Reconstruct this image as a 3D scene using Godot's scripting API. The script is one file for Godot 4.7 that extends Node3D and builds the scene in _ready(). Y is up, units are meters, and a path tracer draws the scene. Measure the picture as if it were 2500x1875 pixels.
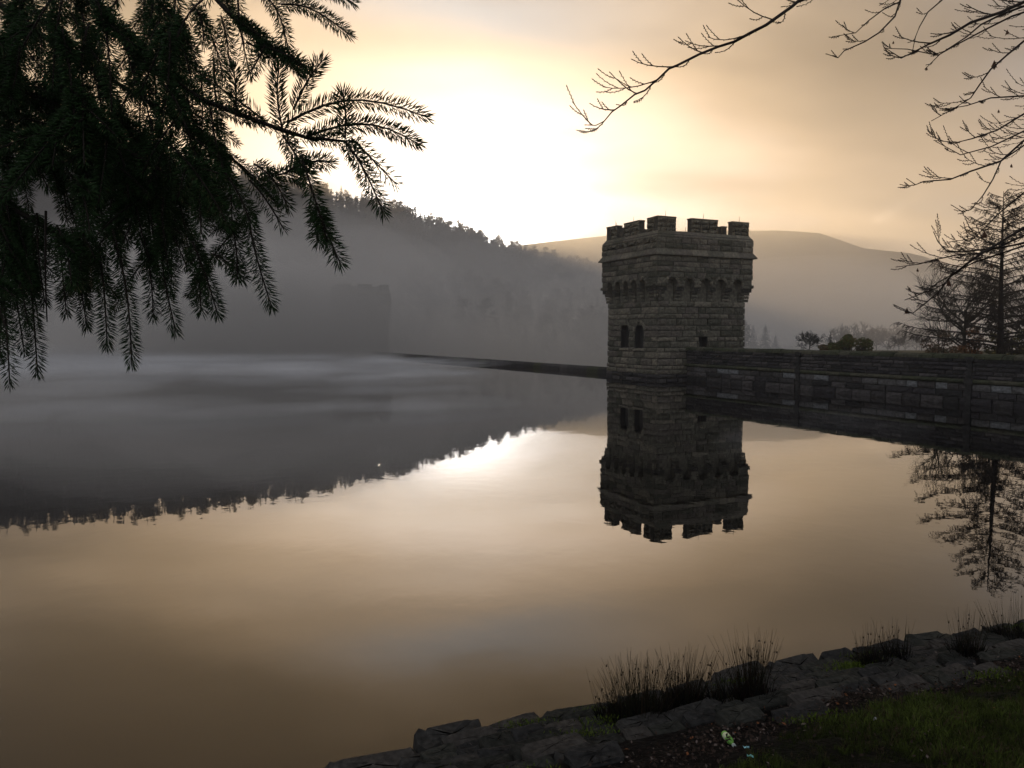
extends Node3D
# A stone dam tower at the edge of a misty reservoir at sunrise. Metres, y up, the water lies at y = 0.

const CAM := Vector3(0, 3.7, 0)
const PITCH := -3.728
const TURN := 25.0                       # how the dam and its towers are turned
const FOCAL := 1880.0

var rng := RandomNumberGenerator.new()
var noise := FastNoiseLite.new()
var fine := FastNoiseLite.new()
var M := {}
var taken := {}


class Mesher:
	var v := PackedVector3Array()
	var n := PackedVector3Array()
	var c := PackedColorArray()
	var ix := PackedInt32Array()
	var tint := Color(1, 1, 1)

	func tri(a: Vector3, b: Vector3, d: Vector3) -> void:      # counter-clockwise seen from outside
		var nn := (b - a).cross(d - a).normalized()
		var k := v.size()
		v.append(a); v.append(b); v.append(d)
		n.append(nn); n.append(nn); n.append(nn)
		c.append(tint); c.append(tint); c.append(tint)
		ix.append(k); ix.append(k + 2); ix.append(k + 1)

	func quad(a: Vector3, b: Vector3, d: Vector3, e: Vector3) -> void:
		var nn := (d - a).cross(e - b).normalized()
		var k := v.size()
		v.append(a); v.append(b); v.append(d); v.append(e)
		for i in 4:
			n.append(nn); c.append(tint)
		ix.append(k); ix.append(k + 2); ix.append(k + 1); ix.append(k); ix.append(k + 3); ix.append(k + 2)

	func box(lo: Vector3, hi: Vector3) -> void:
		var p := []
		for i in 8:
			p.append(Vector3(hi.x if i & 1 else lo.x, hi.y if i & 2 else lo.y, hi.z if i & 4 else lo.z))
		quad(p[4], p[5], p[7], p[6]); quad(p[1], p[0], p[2], p[3]); quad(p[5], p[1], p[3], p[7])
		quad(p[0], p[4], p[6], p[2]); quad(p[6], p[7], p[3], p[2]); quad(p[0], p[1], p[5], p[4])

	func tube(pts: PackedVector3Array, r0: float, r1: float, sides := 4) -> void:
		var last := pts.size() - 1
		var k0 := v.size()
		var side := Vector3.ZERO
		for i in pts.size():
			var dir := (pts[mini(i + 1, last)] - pts[maxi(i - 1, 0)]).normalized()
			if i == 0:
				side = dir.cross(Vector3.UP if absf(dir.y) < 0.9 else Vector3.RIGHT).normalized()
			else:
				side = (side - dir * side.dot(dir)).normalized()
			var other := dir.cross(side)
			var r := lerpf(r0, r1, float(i) / last)
			for s in sides:
				var w := side * cos(TAU * s / sides) + other * sin(TAU * s / sides)
				v.append(pts[i] + w * r); n.append(w); c.append(tint)
		for i in last:
			for s in sides:
				var a := k0 + i * sides + s
				var b := k0 + i * sides + (s + 1) % sides
				ix.append(a); ix.append(b + sides); ix.append(b)
				ix.append(a); ix.append(a + sides); ix.append(b + sides)

	func needle(p: Vector3, dir: Vector3, side: Vector3, long: float, wide: float) -> void:
		var k := v.size()
		var other := dir.cross(side)
		var mid := p + dir * long * 0.55
		var tip := p + dir * long + other * long * 0.06
		for i in 3:
			var w := side * cos(TAU * i / 3.0) + other * sin(TAU * i / 3.0)
			v.append(mid + w * wide); n.append(w); c.append(tint)
		v.append(p); n.append(-dir); c.append(tint)
		v.append(tip); n.append(dir); c.append(tint)
		for i in 3:
			var j := (i + 1) % 3
			ix.append(k + i); ix.append(k + 4); ix.append(k + j)
			ix.append(k + 3); ix.append(k + i); ix.append(k + j)

	func ball(at: Vector3, r: Vector3, rows := 5, cols := 7) -> void:
		var k0 := v.size()
		for i in rows + 1:
			var t := PI * i / rows
			for j in cols:
				var a := TAU * j / cols
				var w := Vector3(sin(t) * cos(a), cos(t), sin(t) * sin(a))
				v.append(at + w * r); n.append((w / r).normalized()); c.append(tint)
		for i in rows:
			for j in cols:
				var a := k0 + i * cols + j
				var b := k0 + i * cols + (j + 1) % cols
				ix.append(a); ix.append(b + cols); ix.append(b)
				ix.append(a); ix.append(a + cols); ix.append(b + cols)

	func mesh(mat: Material, into: ArrayMesh = null) -> ArrayMesh:
		var m := into if into else ArrayMesh.new()
		var a := []
		a.resize(Mesh.ARRAY_MAX)
		a[Mesh.ARRAY_VERTEX] = v; a[Mesh.ARRAY_NORMAL] = n; a[Mesh.ARRAY_COLOR] = c; a[Mesh.ARRAY_INDEX] = ix
		m.add_surface_from_arrays(Mesh.PRIMITIVE_TRIANGLES, a)
		m.surface_set_material(m.get_surface_count() - 1, mat)
		return m


# ---------------------------------------------------------------- small helpers

func lin(r: float, g: float, b: float) -> Color:
	return Color(r, g, b).linear_to_srgb()

func numbered(called: String) -> String:
	var k: int = taken.get(called, 0)
	taken[called] = k + 1
	return called if k == 0 else "%s_%03d" % [called, k]

func tag(o: Node, label: String, category: String, group := "", kind := "") -> Node:
	o.set_meta("label", label)
	if category: o.set_meta("category", category)
	if group: o.set_meta("group", group)
	if kind: o.set_meta("kind", kind)
	return o

func thing(called: String, label: String, category: String, where := Vector3.ZERO, turn := 0.0, group := "") -> Node3D:
	var o := Node3D.new()
	o.name = numbered(called)
	o.position = where
	o.rotation.y = deg_to_rad(turn)
	add_child(o)
	tag(o, label, category, group)
	return o

func part(called: String, m: Mesh, parent: Node = self, where := Transform3D.IDENTITY, kind := "") -> MeshInstance3D:
	var o := MeshInstance3D.new()
	o.mesh = m
	o.transform = where
	o.name = called if parent != self else numbered(called)
	parent.add_child(o, true)
	if kind: o.set_meta("kind", kind)
	return o

func scatter(called: String, m: Mesh, places: Array, parent: Node = self, tints := []) -> MultiMeshInstance3D:
	var mm := MultiMesh.new()
	mm.transform_format = MultiMesh.TRANSFORM_3D
	mm.use_colors = not tints.is_empty()
	mm.mesh = m
	mm.instance_count = places.size()
	for i in places.size():
		mm.set_instance_transform(i, places[i])
		if tints: mm.set_instance_color(i, tints[i])
	var o := MultiMeshInstance3D.new()
	o.multimesh = mm
	o.name = called if parent != self else numbered(called)
	parent.add_child(o, true)
	o.set_meta("kind", "stuff")
	return o

func prof(tab: Array, x: float) -> float:
	if x <= tab[0][0]: return tab[0][1]
	for i in range(1, tab.size()):
		if x <= tab[i][0]:
			return lerpf(tab[i - 1][1], tab[i][1], (x - tab[i - 1][0]) / (tab[i][0] - tab[i - 1][0]))
	return tab[-1][1]

func at(px: float, py: float, depth: float) -> Vector3:        # a point seen in that direction, that many metres ahead
	var p := deg_to_rad(PITCH)
	var up := Vector3(0, cos(p), sin(p))
	var fw := Vector3(0, sin(p), -cos(p))
	return CAM + (fw + Vector3.RIGHT * (px - 1250.0) / FOCAL + up * (937.5 - py) / FOCAL) * depth

func rv(s := 1.0) -> Vector3:
	return Vector3(rng.randf_range(-s, s), rng.randf_range(-s, s), rng.randf_range(-s, s))


# ---------------------------------------------------------------- materials

func noise_image(seed_: int, freq: float, lo: float, hi: float, octaves := 5, size := 256) -> Image:
	var f := FastNoiseLite.new()
	f.seed = seed_
	f.frequency = freq
	f.fractal_octaves = octaves
	var im := f.get_seamless_image(size, size)
	im.convert(Image.FORMAT_RGB8)
	for y in size:
		for x in size:
			var t := lerpf(lo, hi, im.get_pixel(x, y).r)
			im.set_pixel(x, y, Color(t, t, t))
	return im

func plain(col: Color, rough := 0.9, vc := false) -> StandardMaterial3D:
	var m := StandardMaterial3D.new()
	m.albedo_color = col
	m.roughness = rough
	m.metallic_specular = 0.2
	m.vertex_color_use_as_albedo = vc
	return m

func grained(col: Color, scale: float, rough := 0.92, relief := 2.0, vc := false) -> StandardMaterial3D:
	var m := plain(col, rough, vc)
	m.uv1_triplanar = true
	m.uv1_world_triplanar = true
	m.uv1_scale = Vector3.ONE * scale
	m.albedo_texture = M.mottle
	m.normal_enabled = true
	m.normal_texture = M.bumps
	m.normal_scale = relief
	return m

func materials() -> void:
	M.mottle = ImageTexture.create_from_image(noise_image(11, 0.02, 0.5, 1.0))
	var b := noise_image(12, 0.03, 0.0, 1.0)
	b.bump_map_to_normal_map(3.0)
	M.bumps = ImageTexture.create_from_image(b)
	var r := FastNoiseLite.new()
	r.seed = 8
	r.frequency = 0.012
	r.fractal_octaves = 3
	var ripple := r.get_seamless_image(512, 512)
	ripple.convert(Image.FORMAT_RGB8)
	ripple.bump_map_to_normal_map(1.0)
	M.ripples = ImageTexture.create_from_image(ripple)
	M.stone = []
	for t in [[0.1346, 0.1271, 0.0976], [0.1084, 0.1037, 0.0796], [0.1815, 0.1644, 0.1258], [0.0732, 0.0725, 0.0539], [0.1259, 0.1131, 0.0924]]:
		M.stone.append(grained(lin(t[0], t[1], t[2]), 0.55))
	M.mortar = grained(lin(0.042, 0.041, 0.037), 0.7)
	M.dark_stone = []
	for t in [[0.0521, 0.0493, 0.0487], [0.0289, 0.0289, 0.0289], [0.0812, 0.0754, 0.0736], [0.0406, 0.0383, 0.0406]]:
		M.dark_stone.append(grained(lin(t[0], t[1], t[2]), 0.6))
	M.pale_stone = []
	for t in [[0.119, 0.1166, 0.1141], [0.0744, 0.0719, 0.0694], [0.0546, 0.0521, 0.0496], [0.1686, 0.1761, 0.1786], [0.0645, 0.0595, 0.057]]:
		M.pale_stone.append(grained(lin(t[0], t[1], t[2]), 0.8))
	M.moss_stone = [grained(lin(0.055, 0.06, 0.036), 0.7), grained(lin(0.08, 0.078, 0.055), 0.7), grained(lin(0.045, 0.05, 0.032), 0.7)]
	M.pier_stone = grained(lin(0.032, 0.032, 0.031), 0.6, 0.7)  # darker, slightly smoother stone for the wall piers
	M.bank_stone = []
	for t in [[0.0384, 0.0374, 0.0346], [0.0278, 0.0278, 0.0269], [0.0557, 0.0509, 0.0451], [0.0355, 0.0365, 0.0307], [0.025, 0.0259, 0.0221]]:
		M.bank_stone.append(grained(lin(t[0], t[1], t[2]), 2.2, 0.8, 1.5))
	M.soil = grained(lin(0.006, 0.0045, 0.0036), 1.7, 0.95, 3.0, true)
	M.land = grained(lin(1, 1, 1), 0.05, 0.95, 2.0, true)
	M.bark = grained(lin(0.022, 0.018, 0.015), 5.0)
	M.twig = plain(lin(0.016, 0.013, 0.011), 0.85)
	M.needles = plain(lin(0.012, 0.029, 0.008), 0.55, true)
	M.far_green = plain(lin(0.05, 0.055, 0.032), 0.95, true)
	M.leafy = plain(lin(1, 1, 1), 0.8, true)
	M.leafy.backlight_enabled = true
	M.leafy.backlight = Color(0.25, 0.25, 0.2)
	M.grass = plain(lin(1, 1, 1), 0.8, true)
	M.tree_bark = plain(lin(1, 1, 1), 0.9, true)
	M.iron = plain(lin(0.06, 0.055, 0.05), 0.6)
	M.gap = plain(lin(0.015, 0.015, 0.015), 0.95)


# ---------------------------------------------------------------- sky and light

func sky_color(dir: Vector3) -> Color:
	var az := rad_to_deg(atan2(dir.x, -dir.z))
	var el := rad_to_deg(asin(clampf(dir.y, -1, 1)))
	# thin cloud: long streaks, flattened towards the horizon
	var q := Vector3(dir.x, 0, dir.z) / (absf(dir.y) + 0.16)
	var cl := noise.get_noise_3d(q.x * 90.0, 7.0, q.z * 160.0)
	var cl2 := fine.get_noise_3d(q.x * 42.0 + q.z * 20.0, 3.0, q.z * 130.0)
	var glow := Vector3(sin(deg_to_rad(-4.0)) * cos(deg_to_rad(5.5)), sin(deg_to_rad(5.5)), -cos(deg_to_rad(-4.0)) * cos(deg_to_rad(5.5)))
	var r := rad_to_deg(acos(clampf(dir.dot(glow), -1, 1)))
	if dir.z < 0.0:
		var wide := sqrt(pow((az + 4.0) / 1.3, 2.0) + pow((el - 5.5) / 0.9, 2.0))
		r = lerpf(wide, r, smoothstep(30.0, 70.0, r))
	r *= 1.0 + 0.2 * cl
	var L := prof([[0.0, 8.0], [3.0, 5.5], [5.0, 2.3], [7.0, 1.1], [9.5, 0.62], [12.0, 0.4], [15.0, 0.29], [19.0, 0.22], [25.0, 0.17], [32.0, 0.2], [45.0, 0.36], [70.0, 0.66], [180.0, 0.85]], r)  # wide angles raised above the sky in view, added to light tower and fog
	var R := prof([[0.0, 1.02], [7.0, 1.06], [10.0, 1.12], [14.0, 1.28], [20.0, 1.42], [27.0, 1.34], [35.0, 1.12], [55.0, 1.0], [180.0, 0.97]], r)
	var B := prof([[0.0, 0.98], [6.0, 0.97], [10.0, 0.92], [14.0, 0.78], [20.0, 0.64], [27.0, 0.7], [35.0, 0.94], [55.0, 1.07], [180.0, 1.12]], r)
	L *= lerpf(1.0, lerpf(0.45, 1.15, smoothstep(14.0, 32.0, el)), smoothstep(38.0, 60.0, r))      # unseen sky behind: low band dimmed, higher part raised as added fill light
	L *= 1.0 + 0.95 * cl2 * smoothstep(3.0, 14.0, r)
	var col := Color(L * R, L, L * B)
	# a clear, paler gap above the glow, and heavier cloud overhead
	var gap := exp(-pow((az + 3.0) / 12.0, 2.0) - pow((el - 22.9 + 3.0 * cl) / 2.7, 2.0))
	col = col.lerp(Color(0.23, 0.265, 0.31), 1.0 * gap)
	# a short vapour trail over the moor
	var along := (az - 25.0) / 3.4
	if along > 0.0 and along < 1.0:
		var off := (el - (7.5 + 1.75 * along)) / (0.16 + 0.1 * along)
		col += Color(0.16, 0.13, 0.1) * exp(-off * off) * (1.0 - along)
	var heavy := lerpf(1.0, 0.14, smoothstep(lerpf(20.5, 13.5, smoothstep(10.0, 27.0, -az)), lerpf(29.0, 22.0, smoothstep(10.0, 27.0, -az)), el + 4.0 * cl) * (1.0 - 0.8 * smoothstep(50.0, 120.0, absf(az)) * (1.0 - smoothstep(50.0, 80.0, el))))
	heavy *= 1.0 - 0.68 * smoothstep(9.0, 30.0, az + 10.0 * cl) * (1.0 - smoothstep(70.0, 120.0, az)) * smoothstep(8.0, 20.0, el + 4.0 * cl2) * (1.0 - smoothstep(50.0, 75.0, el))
	return Color(col.r * heavy, col.g * heavy, col.b * heavy)

func sky_and_light() -> void:
	var cam := Camera3D.new()
	cam.name = "camera"
	cam.position = CAM
	cam.rotation_degrees.x = PITCH
	cam.fov = 53.008
	cam.near = 0.05
	cam.far = 5000
	add_child(cam)
	cam.current = true
	var env := Environment.new()
	env.background_mode = Environment.BG_SKY
	env.tonemap_mode = Environment.TONE_MAPPER_LINEAR
	env.tonemap_exposure = 2.1
	var w := 1024
	var h := 512
	var im := Image.create(w, h, false, Image.FORMAT_RGBF)
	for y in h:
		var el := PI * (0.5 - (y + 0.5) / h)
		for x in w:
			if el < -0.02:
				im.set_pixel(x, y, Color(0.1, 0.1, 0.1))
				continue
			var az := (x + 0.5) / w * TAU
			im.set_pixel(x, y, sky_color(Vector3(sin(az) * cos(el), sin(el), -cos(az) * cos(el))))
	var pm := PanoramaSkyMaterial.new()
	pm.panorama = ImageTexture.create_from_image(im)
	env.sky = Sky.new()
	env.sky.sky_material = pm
	env.volumetric_fog_enabled = true
	env.volumetric_fog_density = 0.0008
	env.volumetric_fog_albedo = Color(0.97, 0.97, 0.97)
	env.volumetric_fog_anisotropy = 0.6
	env.volumetric_fog_length = 1500.0
	env.sdfgi_enabled = true
	env.ssao_enabled = true
	env.ssil_enabled = true
	var we := WorldEnvironment.new()
	we.name = "environment"
	we.environment = env
	add_child(we)
	var sun := DirectionalLight3D.new()      # just behind the wooded ridge
	sun.name = "sun"
	sun.light_energy = 0.8
	sun.light_color = Color(1, 0.85, 0.64)
	sun.light_angular_distance = 1.2
	sun.shadow_enabled = true
	var sd := Vector3(tan(deg_to_rad(-9.5)), tan(deg_to_rad(9.2)), -1).normalized()
	sun.look_at_from_position(Vector3.ZERO, -sd)
	add_child(sun)


# ---------------------------------------------------------------- the land

# rise of the wooded skyline and of the moor (tan) against the bearing (tan)
const WOOD_SKY := [[-3.0, 0.12], [-1.6, 0.24], [-1.0, 0.25], [-0.665, 0.247], [-0.4, 0.218], [-0.24, 0.194], [-0.133, 0.165], [-0.027, 0.128], [0.053, 0.104], [0.122, 0.088], [0.19, 0.06], [0.26, 0.03], [0.36, 0.0], [0.6, -0.02]]
const MOOR_SKY := [[-1.0, 0.05], [-0.2, 0.085], [0.045, 0.114], [0.122, 0.122], [0.22, 0.128], [0.3, 0.1277], [0.346, 0.1285], [0.395, 0.125], [0.452, 0.1064], [0.52, 0.0995], [0.564, 0.085], [0.61, 0.066], [0.665, 0.05], [1.0, 0.03], [2.0, 0.02]]
const WOOD_FAR := [[-3.0, 300.0], [-0.66, 420.0], [-0.2, 450.0], [0.05, 500.0], [0.2, 560.0], [0.4, 600.0]]
const WOOD_FOOT := [[-3.0, 200.0], [-0.4, 250.0], [-0.25, 235.0], [-0.1, 185.0], [0.4, 190.0]]

func edge_shift(s: float) -> float:             # the edge curves towards the camera at both ends
	return 0.21 * pow(maxf(0.0, 1.5 - s), 1.4) + 0.055 * maxf(0.0, s - 4.5)

func bank_in(x: float, z: float) -> float:      # metres inward from the water's edge of the near bank
	return (x + 1.65) * 0.383 + (z + 6.0) * 0.924 - edge_shift(bank_along(x, z))

func bank_along(x: float, z: float) -> float:
	return (x + 1.65) * 0.924 - (z + 6.0) * 0.383

func bank_point(s: float, d: float, up := 0.0) -> Vector3:
	var e := d + edge_shift(s)
	return Vector3(-1.65 + 0.924 * s + 0.383 * e, bank_h(s, d) + up, -6.0 - 0.383 * s + 0.924 * e)

func bank_h(s: float, d: float) -> float:
	if d < 0.0:
		return maxf(0.21 + d * 6.0, -0.8)
	var h := 0.21 + 0.283 * minf(d, 6.5) + 0.05 * maxf(d - 6.5, 0.0)
	return h + 0.07 * noise.get_noise_2d(s * 40.0, d * 40.0) * minf(1.0, d)

func ground_h(x: float, z: float) -> float:
	var dep := -z
	var d := bank_in(x, z)
	var s := bank_along(x, z)
	var h := -4.0
	if d > -2.0:
		h = lerpf(-4.0, 2.0, clampf((d + 2.0) / 8.0, 0.0, 1.0)) - 0.35
		if d > 9.0 or s < -13.0 or s > 21.0:
			h = lerpf(h, maxf(h, bank_h(s, d) - 0.1), 0.9) if d > 0.5 else h
	var rx := x - 13.9
	var rz := z + 61.6
	var a := rx * 0.906 + rz * -0.4226
	var b := rx * 0.4226 + rz * 0.906
	if a > 1.0 and dep > -20.0:
		var land := lerpf(-12.0, 1.5, smoothstep(-6.0, 6.0, x - (14.0 + 0.2 * (dep - 60.0)))) if dep > 60.0 else 1.5
		land = lerpf(land, -3.0, smoothstep(90.0, 260.0, dep))
		h = maxf(h, lerpf(-4.0, land, smoothstep(1.0, 3.0, a))) if b > -2.0 else (lerpf(h, land, smoothstep(1.0, 3.0, a)) if d < -2.0 else h)
	if dep > 60.0:
		var u := x / dep
		var far := prof(WOOD_FAR, u)
		var foot := prof(WOOD_FOOT, u)
		var top := 3.7 + far * (prof(WOOD_SKY, u) - 0.02)
		var t := (dep - foot) / (far - foot)
		if t > 0.0:
			var w := top * pow(t, 0.85) if t < 1.0 else top * maxf(0.0, 1.0 - 0.35 * (t - 1.0))
			w += noise.get_noise_2d(x, z) * 5.0 * minf(t, 1.0) - 3.0 * (1.0 - minf(1.0, t))
			h = maxf(h, w)
		var mt := (dep - 560.0) / 380.0
		if mt > 0.0:
			var mh := (3.7 + 940.0 * prof(MOOR_SKY, u)) * (sin(minf(mt, 1.0) * PI * 0.5) if mt < 1.0 else maxf(0.2, 1.0 - 0.2 * (mt - 1.0)))
			h = maxf(h, mh)
	return h

func land() -> void:
	var g := Mesher.new()
	var rs := []
	var rr := 2.0
	while rr < 1500.0:
		rs.append(rr)
		rr *= 1.045
	var count := 400
	var pts := PackedVector3Array()
	for r in rs:
		for k in count:
			var az := TAU * k / count
			pts.append(Vector3(r * sin(az), ground_h(r * sin(az), -r * cos(az)), -r * cos(az)))
	for i in rs.size() - 1:
		for k in count:
			var k2 := (k + 1) % count
			var gp := pts[i * count + k]
			var heath := smoothstep(-0.15, 0.25, fine.get_noise_2d(gp.x * 0.5, gp.z * 0.9 + gp.y * 3.0))
			g.tint = Color(0.085, 0.075, 0.04).lerp(Color(0.035, 0.03, 0.022), heath)
			g.quad(pts[i * count + k], pts[i * count + k2], pts[(i + 1) * count + k2], pts[(i + 1) * count + k])
	tag(part("ground", g.mesh(M.land)), "rough ground, wooded hillside and open moor round the reservoir", "", "", "structure")
	# water
	var wm := StandardMaterial3D.new()
	wm.albedo_color = lin(0.115, 0.109, 0.101)
	wm.metallic = 1.0
	wm.roughness = 0.012
	wm.uv1_triplanar = true
	wm.uv1_world_triplanar = true
	wm.uv1_scale = Vector3(0.22, 0.22, 0.22)
	wm.normal_enabled = true
	wm.normal_texture = M.ripples
	wm.normal_scale = 0.07
	var poly := PackedVector2Array([Vector2(-700, 30), Vector2(36, 30), Vector2(36, -14), Vector2(14.1, -61.6), Vector2(-28.3, -142), Vector2(-75, -232), Vector2(-160, -330), Vector2(-700, -330)])
	var w := Mesher.new()
	var t := Geometry2D.triangulate_polygon(poly)
	for i in range(0, t.size(), 3):
		var a := Vector3(poly[t[i]].x, 0, poly[t[i]].y)
		var b := Vector3(poly[t[i + 1]].x, 0, poly[t[i + 1]].y)
		var e := Vector3(poly[t[i + 2]].x, 0, poly[t[i + 2]].y)
		if (b - a).cross(e - a).y > 0: w.tri(a, b, e)
		else: w.tri(a, e, b)
	tag(part("water", w.mesh(wm)), "still reservoir water mirroring the sky, hill and tower", "", "", "structure")


# ---------------------------------------------------------------- stones

func block_mesh(k: int, m: Material) -> ArrayMesh:
	# a rock-faced block in a unit cube, its rough face towards +z at z = 1
	var r := RandomNumberGenerator.new()
	r.seed = 100 + k
	var me := Mesher.new()
	var cols := 4
	var rows := 3
	var g := []
	for j in rows + 1:
		for i in cols + 1:
			var edge := i == 0 or j == 0 or i == cols or j == rows
			var x := lerpf(-0.5, 0.5, i / float(cols))
			var y := lerpf(-0.5, 0.5, j / float(rows))
			if edge:
				g.append(Vector3(x * 0.97 + r.randf_range(-0.008, 0.008), y * 0.94 + r.randf_range(-0.02, 0.02), 0.62 + r.randf_range(-0.06, 0.06)))
			else:
				g.append(Vector3(x + r.randf_range(-0.06, 0.06), y + r.randf_range(-0.07, 0.07), 0.95 + r.randf_range(-0.14, 0.14)))
	for j in rows:
		for i in cols:
			var a: Vector3 = g[j * (cols + 1) + i]
			var b: Vector3 = g[j * (cols + 1) + i + 1]
			var d: Vector3 = g[(j + 1) * (cols + 1) + i + 1]
			var e: Vector3 = g[(j + 1) * (cols + 1) + i]
			me.tri(a, b, d)
			me.tri(a, d, e)
	var ring := []
	for i in cols: ring.append(g[i])
	for j in rows: ring.append(g[j * (cols + 1) + cols])
	for i in cols: ring.append(g[rows * (cols + 1) + cols - i])
	for j in rows: ring.append(g[(rows - j) * (cols + 1)])
	for i in ring.size():
		var a: Vector3 = ring[i]
		var b: Vector3 = ring[(i + 1) % ring.size()]
		me.quad(Vector3(a.x, a.y, 0), Vector3(b.x, b.y, 0), b, a)
	return me.mesh(m)

func rock_mesh(k: int, m: Material, squash := 1.0) -> ArrayMesh:
	# a worn slab in a unit cube, flat-topped
	var r := RandomNumberGenerator.new()
	r.seed = 300 + k
	var f := FastNoiseLite.new()
	f.seed = 40 + k
	f.frequency = 0.9
	var me := Mesher.new()
	var rows := 7
	var cols := 14
	var p := []
	for i in rows + 1:
		for j in cols:
			var t := PI * i / rows
			var a := TAU * j / cols
			var w := Vector3(sin(t) * cos(a), cos(t), sin(t) * sin(a))
			var e := 0.3
			var q := Vector3(signf(w.x) * pow(absf(w.x), e), signf(w.y) * pow(absf(w.y), e * squash), signf(w.z) * pow(absf(w.z), e)) * 0.5
			q *= 1.0 + 0.16 * f.get_noise_3dv(w * 1.6)
			q.y = q.y * (1.0 + 0.25 * f.get_noise_2d(w.x * 2.0 + 9.0, w.z * 2.0))
			q += Vector3(r.randf_range(-0.03, 0.03), r.randf_range(-0.04, 0.04), r.randf_range(-0.03, 0.03))
			p.append(q)
	for i in rows:
		for j in cols:
			var a: Vector3 = p[i * cols + j]
			var b: Vector3 = p[i * cols + (j + 1) % cols]
			var d: Vector3 = p[(i + 1) * cols + (j + 1) % cols]
			var e: Vector3 = p[(i + 1) * cols + j]
			if i > 0: me.tri(a, b, d)
			if i < rows - 1: me.tri(a, d, e)
	return me.mesh(m)

var blocks := {}

func block(kind: String) -> ArrayMesh:
	if not blocks.has(kind):
		blocks[kind] = []
		for i in M[kind].size() * 2:
			blocks[kind].append(block_mesh(i, M[kind][i % M[kind].size()]))
	return blocks[kind][rng.randi() % blocks[kind].size()]

func stone_at(parent: Node, called: String, kind: String, mid: Vector3, across: Vector3, out: Vector3, w: float, h: float, deep: float) -> void:
	var m := block(kind)
	if parent == null:
		loose.append([m, Transform3D(Basis(across * w, Vector3.UP * h, out * deep), mid)])
		return
	part(called, m, parent, Transform3D(Basis(across * w, Vector3.UP * h, out * deep), mid))

var loose := []
var budget := 0

func spend(parent: Node) -> Node:
	budget -= 1
	return parent if budget >= 0 else null

func flush_loose(called: String, parent: Node, m: Material) -> void:
	if loose.is_empty(): return
	var st := SurfaceTool.new()
	for l in loose:
		st.append_from(l[0], 0, l[1])
	var me := st.commit()
	me.surface_set_material(0, m)
	part(called, me, parent, Transform3D.IDENTITY, "stuff")
	loose.clear()

func course(parent: Node, called: String, kind: String, face: Transform3D, half: float, y0: float, y1: float, lo: float, hi: float, deep: float, holes := []) -> void:
	# one course of blocks on a face: face.basis.x runs along it, face.basis.z points outward; holes are [middle, function-free half width]
	var x := -half
	var g := 0.035
	while x < half - 0.05:
		var w := rng.randf_range(lo, hi)
		var x2 := minf(x + w, half)
		if half - x2 < lo * 0.6: x2 = half
		var spans := [[x, x2]]
		for hole in holes:
			var next := []
			for sp in spans:
				var l: float = hole[0] - hole[1]
				var r: float = hole[0] + hole[1]
				if r <= sp[0] or l >= sp[1]:
					next.append(sp)
				else:
					if l - sp[0] > 0.1: next.append([sp[0], l])
					if sp[1] - r > 0.1: next.append([r, sp[1]])
			spans = next
		for sp in spans:
			var sw: float = sp[1] - sp[0]
			var mid := face * Vector3((sp[0] + sp[1]) * 0.5, (y0 + y1) * 0.5, 0)
			stone_at(spend(parent), called, kind, mid, face.basis.x, face.basis.z, sw - g, y1 - y0 - g, deep * rng.randf_range(0.6, 1.5))
		x = x2


# ---------------------------------------------------------------- the towers

const HX := 4.3
const HZ := 3.55
const OVER := 0.42

func arch_half(y: float, spring: float, r: float) -> float:
	if y <= spring: return r
	return sqrt(maxf(0.0, r * r - (y - spring) * (y - spring)))

func csg_box(parent: Node, lo: Vector3, hi: Vector3, cut := false) -> void:
	var b := CSGBox3D.new()
	b.size = hi - lo
	b.position = (hi + lo) * 0.5
	b.material = M.gap if cut else M.mortar
	b.operation = CSGShape3D.OPERATION_SUBTRACTION if cut else CSGShape3D.OPERATION_UNION
	parent.add_child(b)

func csg_arch(parent: Node, face: Transform3D, x: float, y0: float, spring: float, r: float, deep: float, m: Material) -> void:
	var p := CSGPolygon3D.new()
	var pts := PackedVector2Array([Vector2(x - r, y0), Vector2(x + r, y0)])
	for i in 9:
		var a := PI * i / 8.0
		pts.append(Vector2(x + cos(a) * r, spring + sin(a) * r))
	p.polygon = pts
	p.mode = CSGPolygon3D.MODE_DEPTH
	p.depth = deep + 0.5
	p.transform = face * Transform3D(Basis.IDENTITY, Vector3(0, 0, 0.5))
	p.material = m
	p.operation = CSGShape3D.OPERATION_SUBTRACTION
	parent.add_child(p)

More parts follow.
